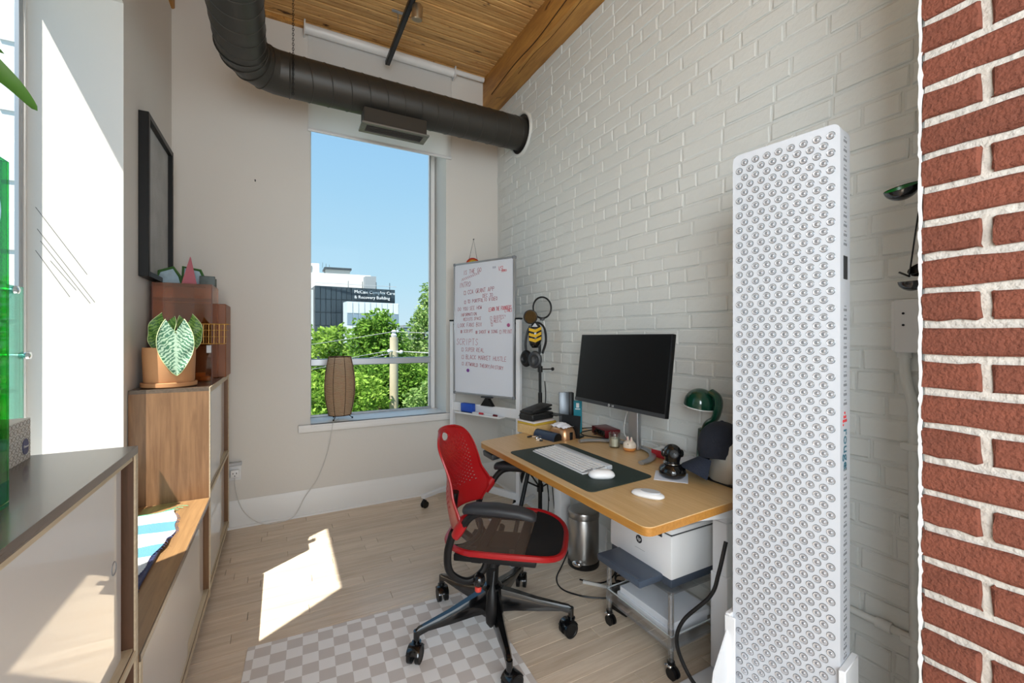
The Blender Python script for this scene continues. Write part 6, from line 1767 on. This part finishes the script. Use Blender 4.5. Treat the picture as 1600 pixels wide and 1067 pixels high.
for k, (x, yy, z1) in enumerate(((1.435, 2.22, .30), (1.465, 2.21, .25), (1.50, 2.24, .18))):
    tag(MB().tube(catmull([(x, yy, .672), (x + .006, yy + .004, .55), (x - .008, yy, .42), (x + .004, yy - .004, z1)], 6), .0028, 6).build('hanging_cable', 'black'),
        ('leftmost', 'middle', 'rightmost')[k] + ' of the thin black cables dangling from the far end of the desk', 'cable')

# ------------------------------------------------------------------ tall white light panel
FcP, NP = Vector((1.235, .860, 0)), Vector((1.278, .588, 0))
pe = (NP - FcP).normalized(); prz = math.atan2(pe.y, pe.x); PWd = (NP - FcP).length
lpn = thing('light_panel', 'tall white light therapy panel covered in round lenses beside the desk', 'light panel', FcP, prz)
mt['panelw'] = M('panel_white_paint', '#c9ccd2', .4)
PT, PZ0_, PZ1_ = .077, .11, 1.857
fr = rounded([(0, 0, PZ0_), (PWd, 0, PZ0_), (PWd, 0, PZ1_), (0, 0, PZ1_)], .022, 6)
MB(False).prism([Vector((p.x, 0, p.z)) for p in fr], (0, PT, 0)).build('housing', 'panelw', lpn, ang=30)
mt['lensrim'] = M('lens_rim', '#6d7073', .25, .7)
mt['lensbowl'] = M('lens_bowl', '#d9dbe0', .22, .6)
mt['lenscore'] = M('lens_core', '#a9acb2', .15, .5)
def lens_geo():
    return [(.0102, .0), (.0102, .0012), (.0092, .0016)], [(.0092, .0016), (.0072, -.0001 + .0008), (.0046, .0009)], [(.0046, .0009), (.0040, .0022), (.0020, .0031), (0.0002, .0033)]
RL = Matrix.Rotation(PI / 2, 4, 'X')     # lathe axis -> local -y
def add_lens(mb, c):
    for i, pr3 in enumerate(lens_geo()):
        mb.m(i).lathe(pr3, c, 12, mat=RL, caps=False)
lens_me = None
mb = MB(False); add_lens(mb, (0, 0, 0)); lens_me = mb.mesh('lens', ['lensrim', 'lensbowl', 'lenscore'], ang=50)
spots = []
nrow = 0
z = PZ1_ - .028
while z > PZ0_ + .02:
    for k in range(8):
        x = PWd - .020 - (2 * k + (nrow % 2)) * (PWd - .040) / 15
        spots.append((x, z))
    z -= .0227; nrow += 1
def lens_key(s):
    w = FcP + pe * s[0] + Vector((0, 0, s[1]))
    f_ = w.x * .4706 + w.y * .8824
    py = 526 - 675 * (w.z - 1.3) / f_
    return (py > 1080, f_)
spots.sort(key=lens_key)
rest = MB(False)
rl = random.Random(9)
for k, (x, z) in enumerate(spots):
    if k < 298:
        o = copies(lens_me, 'lens', lpn, (x, 0, z), rot=(0, rl.uniform(0, 6), 0))
    else: add_lens(rest, (x, 0, z))
rest.build('small_lens', ['lensrim', 'lensbowl', 'lenscore'], lpn, ang=50, stuff=True)
vt = MB(False)
z = PZ1_ - .04
while z > .3:
    if not (1.39 < z < 1.53 or .95 < z < 1.10):
        for dy in (-.009, 0, .009):
            vt.box((PWd, PT * .5 + dy, z), (.0012, .0028, .0065))
        for dy in (-.0045, .0045): vt.box((PWd, PT * .5 + dy, z + .010), (.0012, .0022, .003))
    z -= .0248
vt.build('vent_slot', 'darkgrey', lpn, smooth=False, stuff=True)
MB(False).b2(PWd - .001, PWd + .0012, PT * .32, PT * .72, 1.452, 1.514, .001).build('display', 'darkgrey', lpn)
mt['panelteal'] = M('teal_print', '#2f6d80', .5); mt['panelred'] = M('red_print', '#d23a3f', .5)
tmx = Matrix.Translation((PWd + .0008, PT * .34, 1.058)) @ Matrix(((0, 0, 1, 0), (0, 1, 0, 0), (-1, 0, 0, 0), (0, 0, 0, 1)))
me = text_mesh('rouge', .046, .0003)
me.transform(tmx); me.materials.clear(); me.materials.append(mt['panelteal'])
o = bpy.data.objects.new('lettering', me); col.objects.link(o); o.parent = lpn
lg = MB(False)
for (dy, dz, r_) in ((.30, 0, .0042), (.45, 0, .0042), (.60, 0, .0042), (.38, .0105, .0042), (.53, .0105, .0042), (.45, .021, .0035), (.30, -.010, .003)):
    c = Vector((PWd, PT * dy, 1.078 + dz))
    lg.lathe([(0, 0), (r_, 0), (r_, .001), (0, .001)], c, 12, mat=Matrix.Rotation(PI / 2, 4, 'Y'))
lg.build('dot_emblem', 'panelred', lpn, stuff=True, label='red dots of the printed emblem')
# stand: channels at both ends, gussets, floor plate
for s, x0, x1 in ((0, -.016, .0), (1, PWd, PWd + .016)):
    MB(False).b2(x0, x1, -.016, PT + .012, .01, .445, .002).build('stand_channel', 'whitemetal', lpn)
    xa, xb = (x0, .016) if s == 0 else (PWd - .012, x1)
    if s == 0: MB(False).b2(xa, xb, -.020, -.014, .01, .440, .002).build('stand_lip', 'whitemetal', lpn)
    MB(False).prism([((x0 + x1) / 2 - .002, -.016, .40), ((x0 + x1) / 2 - .002, -.10, .30), ((x0 + x1) / 2 - .002, -.16, .02), ((x0 + x1) / 2 - .002, -.016, .02)], (.004, 0, 0)).build('gusset', 'whitemetal', lpn)
MB(False).b2(-.03, PWd + .03, -.19, PT + .17, .0, .012, .003).build('floor_plate', 'whitemetal', lpn)
MB(False).b2(.0, PWd, -.0, PT, .012, .105).build('stand_box', 'whitemetal', lpn)
tag(MB().tube(catmull([(1.30, .93, .62), (1.27, .935, .52), (1.255, .955, .44), (1.20, 1.02, .335), (1.185, 1.03, .25), (1.20, .98, .16), (1.24, .93, .12), (1.28, .90, .16)], 8), .0065, 8).build('panel_cable', 'black'), 'thick black power cable of the white light panel', 'cable')

# ------------------------------------------------------------------ between panel and pier
eb = thing('junction_box', 'white electrical box on the white brick wall beside the red pier', 'electrical box', (1.69, .57, 1.33))
MB().b2(1.655, 1.705, .50, .625, 1.257, 1.408, .004, 2).build('box_body', 'white', eb)
MB().b2(1.648, 1.656, .495, .615, 1.252, 1.412, .003).build('cover_plate', 'white', eb)
for z in (1.335, 1.370): MB().cyl((1.6485, .592, z), (1.6465, .592, z), .0035, n=10).build('screw', 'black', eb)
cdt = thing('conduit', 'vertical white conduit running down from the electrical box beside the red pier', 'conduit', (1.69, .58, 0))
MB().tube(catmull([(1.68, .60, 1.26), (1.68, .598, 1.18), (1.688, .585, 1.10), (1.69, .582, 1.0), (1.69, .580, .5), (1.69, .578, .0)], 6), .0135, 12).build('pipe', 'brickw', cdt)
MB().cyl((1.68, .60, 1.235), (1.68, .60, 1.258), .018, n=14).build('coupling', 'brickw', cdt)
for z in (.965, .375): MB().b2(1.675, 1.712, .555, .612, z - .012, z + .012, .006, 2).build('strap', 'brickw', cdt)
hpz = thing('wall_pipe', 'thin white horizontal pipe low on the white brick wall', 'pipe', (1.69, 1.0, .38))
MB().cyl((1.69, .50, .383), (1.69, 1.95, .383), .0115, n=12).build('pipe', 'brickw', hpz)
MB().cyl((1.69, .635, .383), (1.69, .675, .383), .017, n=14).build('coupling', 'brickw', hpz)
for yy in (.95, 1.6): MB().b2(1.690, 1.712, yy - .008, yy + .008, .366, .40, .004).build('strap', 'brickw', hpz)
wo_ = thing('wall_ornament', 'black and green cups on a thin rod beside the red brick pier', 'ornament', (1.31, .43, 1.55))
mt['cupgreen'] = M('deep_green_enamel', '#0d5a1c', .3)
def cupw(c, r_, d_, mats, nm):
    m1 = Matrix.Translation(c) @ Vector(d_).to_track_quat('Z', 'Y').to_matrix().to_4x4()
    out = [(r_ * math.sin(PI / 2 * k / 7) + .0002, -r_ * .9 * math.cos(PI / 2 * k / 7)) for k in range(8)]
    g = MB().m(0).lathe(out, (0, 0, 0), 24, caps=False)
    g.m(1).lathe([(a * .95, b * .95 + .0002) for a, b in out], (0, 0, 0), 24, caps=False)
    g.m(0).tube([(r_ * .975 * math.cos(q), r_ * .975 * math.sin(q), 0) for q in [2 * PI * k / 24 for k in range(24)]], r_ * .03, 5, closed=True)
    g.bm.transform(m1)
    g.build(nm, mats, wo_)
cupw(Vector((1.312, .475, 1.658)), .034, (-.35, .05, .75), ['blackg', 'cupgreen'], 'cup')
cupw(Vector((1.320, .458, 1.432)), .026, (-.1, .0, 1), ['blackg', 'black'], 'cup')
cupw(Vector((1.332, .452, 1.462)), .020, (-.6, .2, .6), ['blackg', 'black'], 'cup')
MB().tube([(1.336, .45, 1.61), (1.317, .462, 1.445)], .0018, 6).build('rod', 'black', wo_)
MB().tube([(1.302, .476, 1.454), (1.318, .461, 1.443)], .0022, 6).build('rod', 'black', wo_)
MB().b2(1.30, 1.35, PY + .0005, PY + .012, 1.42, 1.70, .003).build('mounting_plate', 'black', wo_)
MB().tube([(1.325, .428, 1.652), (1.318, .468, 1.645)], .004, 6).tube([(1.33, .428, 1.45), (1.33, .455, 1.45)], .004, 6).build('bracket', 'black', wo_)
tag(MB().lathe([(0, 0), (.0095, 0), (.0095, .006), (.006, .010), (0, .010)], (0, 0, 0), 14, mat=Matrix.Rotation(PI / 2, 4, 'X')).tube([(.0 + .012 * math.cos(q), -.012, -.02 + .012 * math.sin(q)) for q in [2 * PI * k / 16 for k in range(16)]], .002, 5, closed=True).build('ceiling_hook', 'chrome'), 'tiny chrome hook at the top edge of the left wall', 'hook').location = (XL + .02, 2.60, 2.872)

# sunlit white block added outside so the left window looks burnt out
ob = thing('glare_block', 'white block added outside the left window to turn its view bright white', 'building', (-13, 34, -9))
MB().b2(-26, -5.5, 32, 40, -9, 30).build('wall', 'bwhite', ob)
for j in range(9):
    for i in range(5):
        MB().b2(-24.5 + 3.9 * i, -22.9 + 3.9 * i, 31.93, 32, -5 + 3.6 * j, -3 + 3.6 * j).build('window', M('pale_window', '#e6eaeb', .5) if 'pwin' not in mt else mt['pwin'], ob)
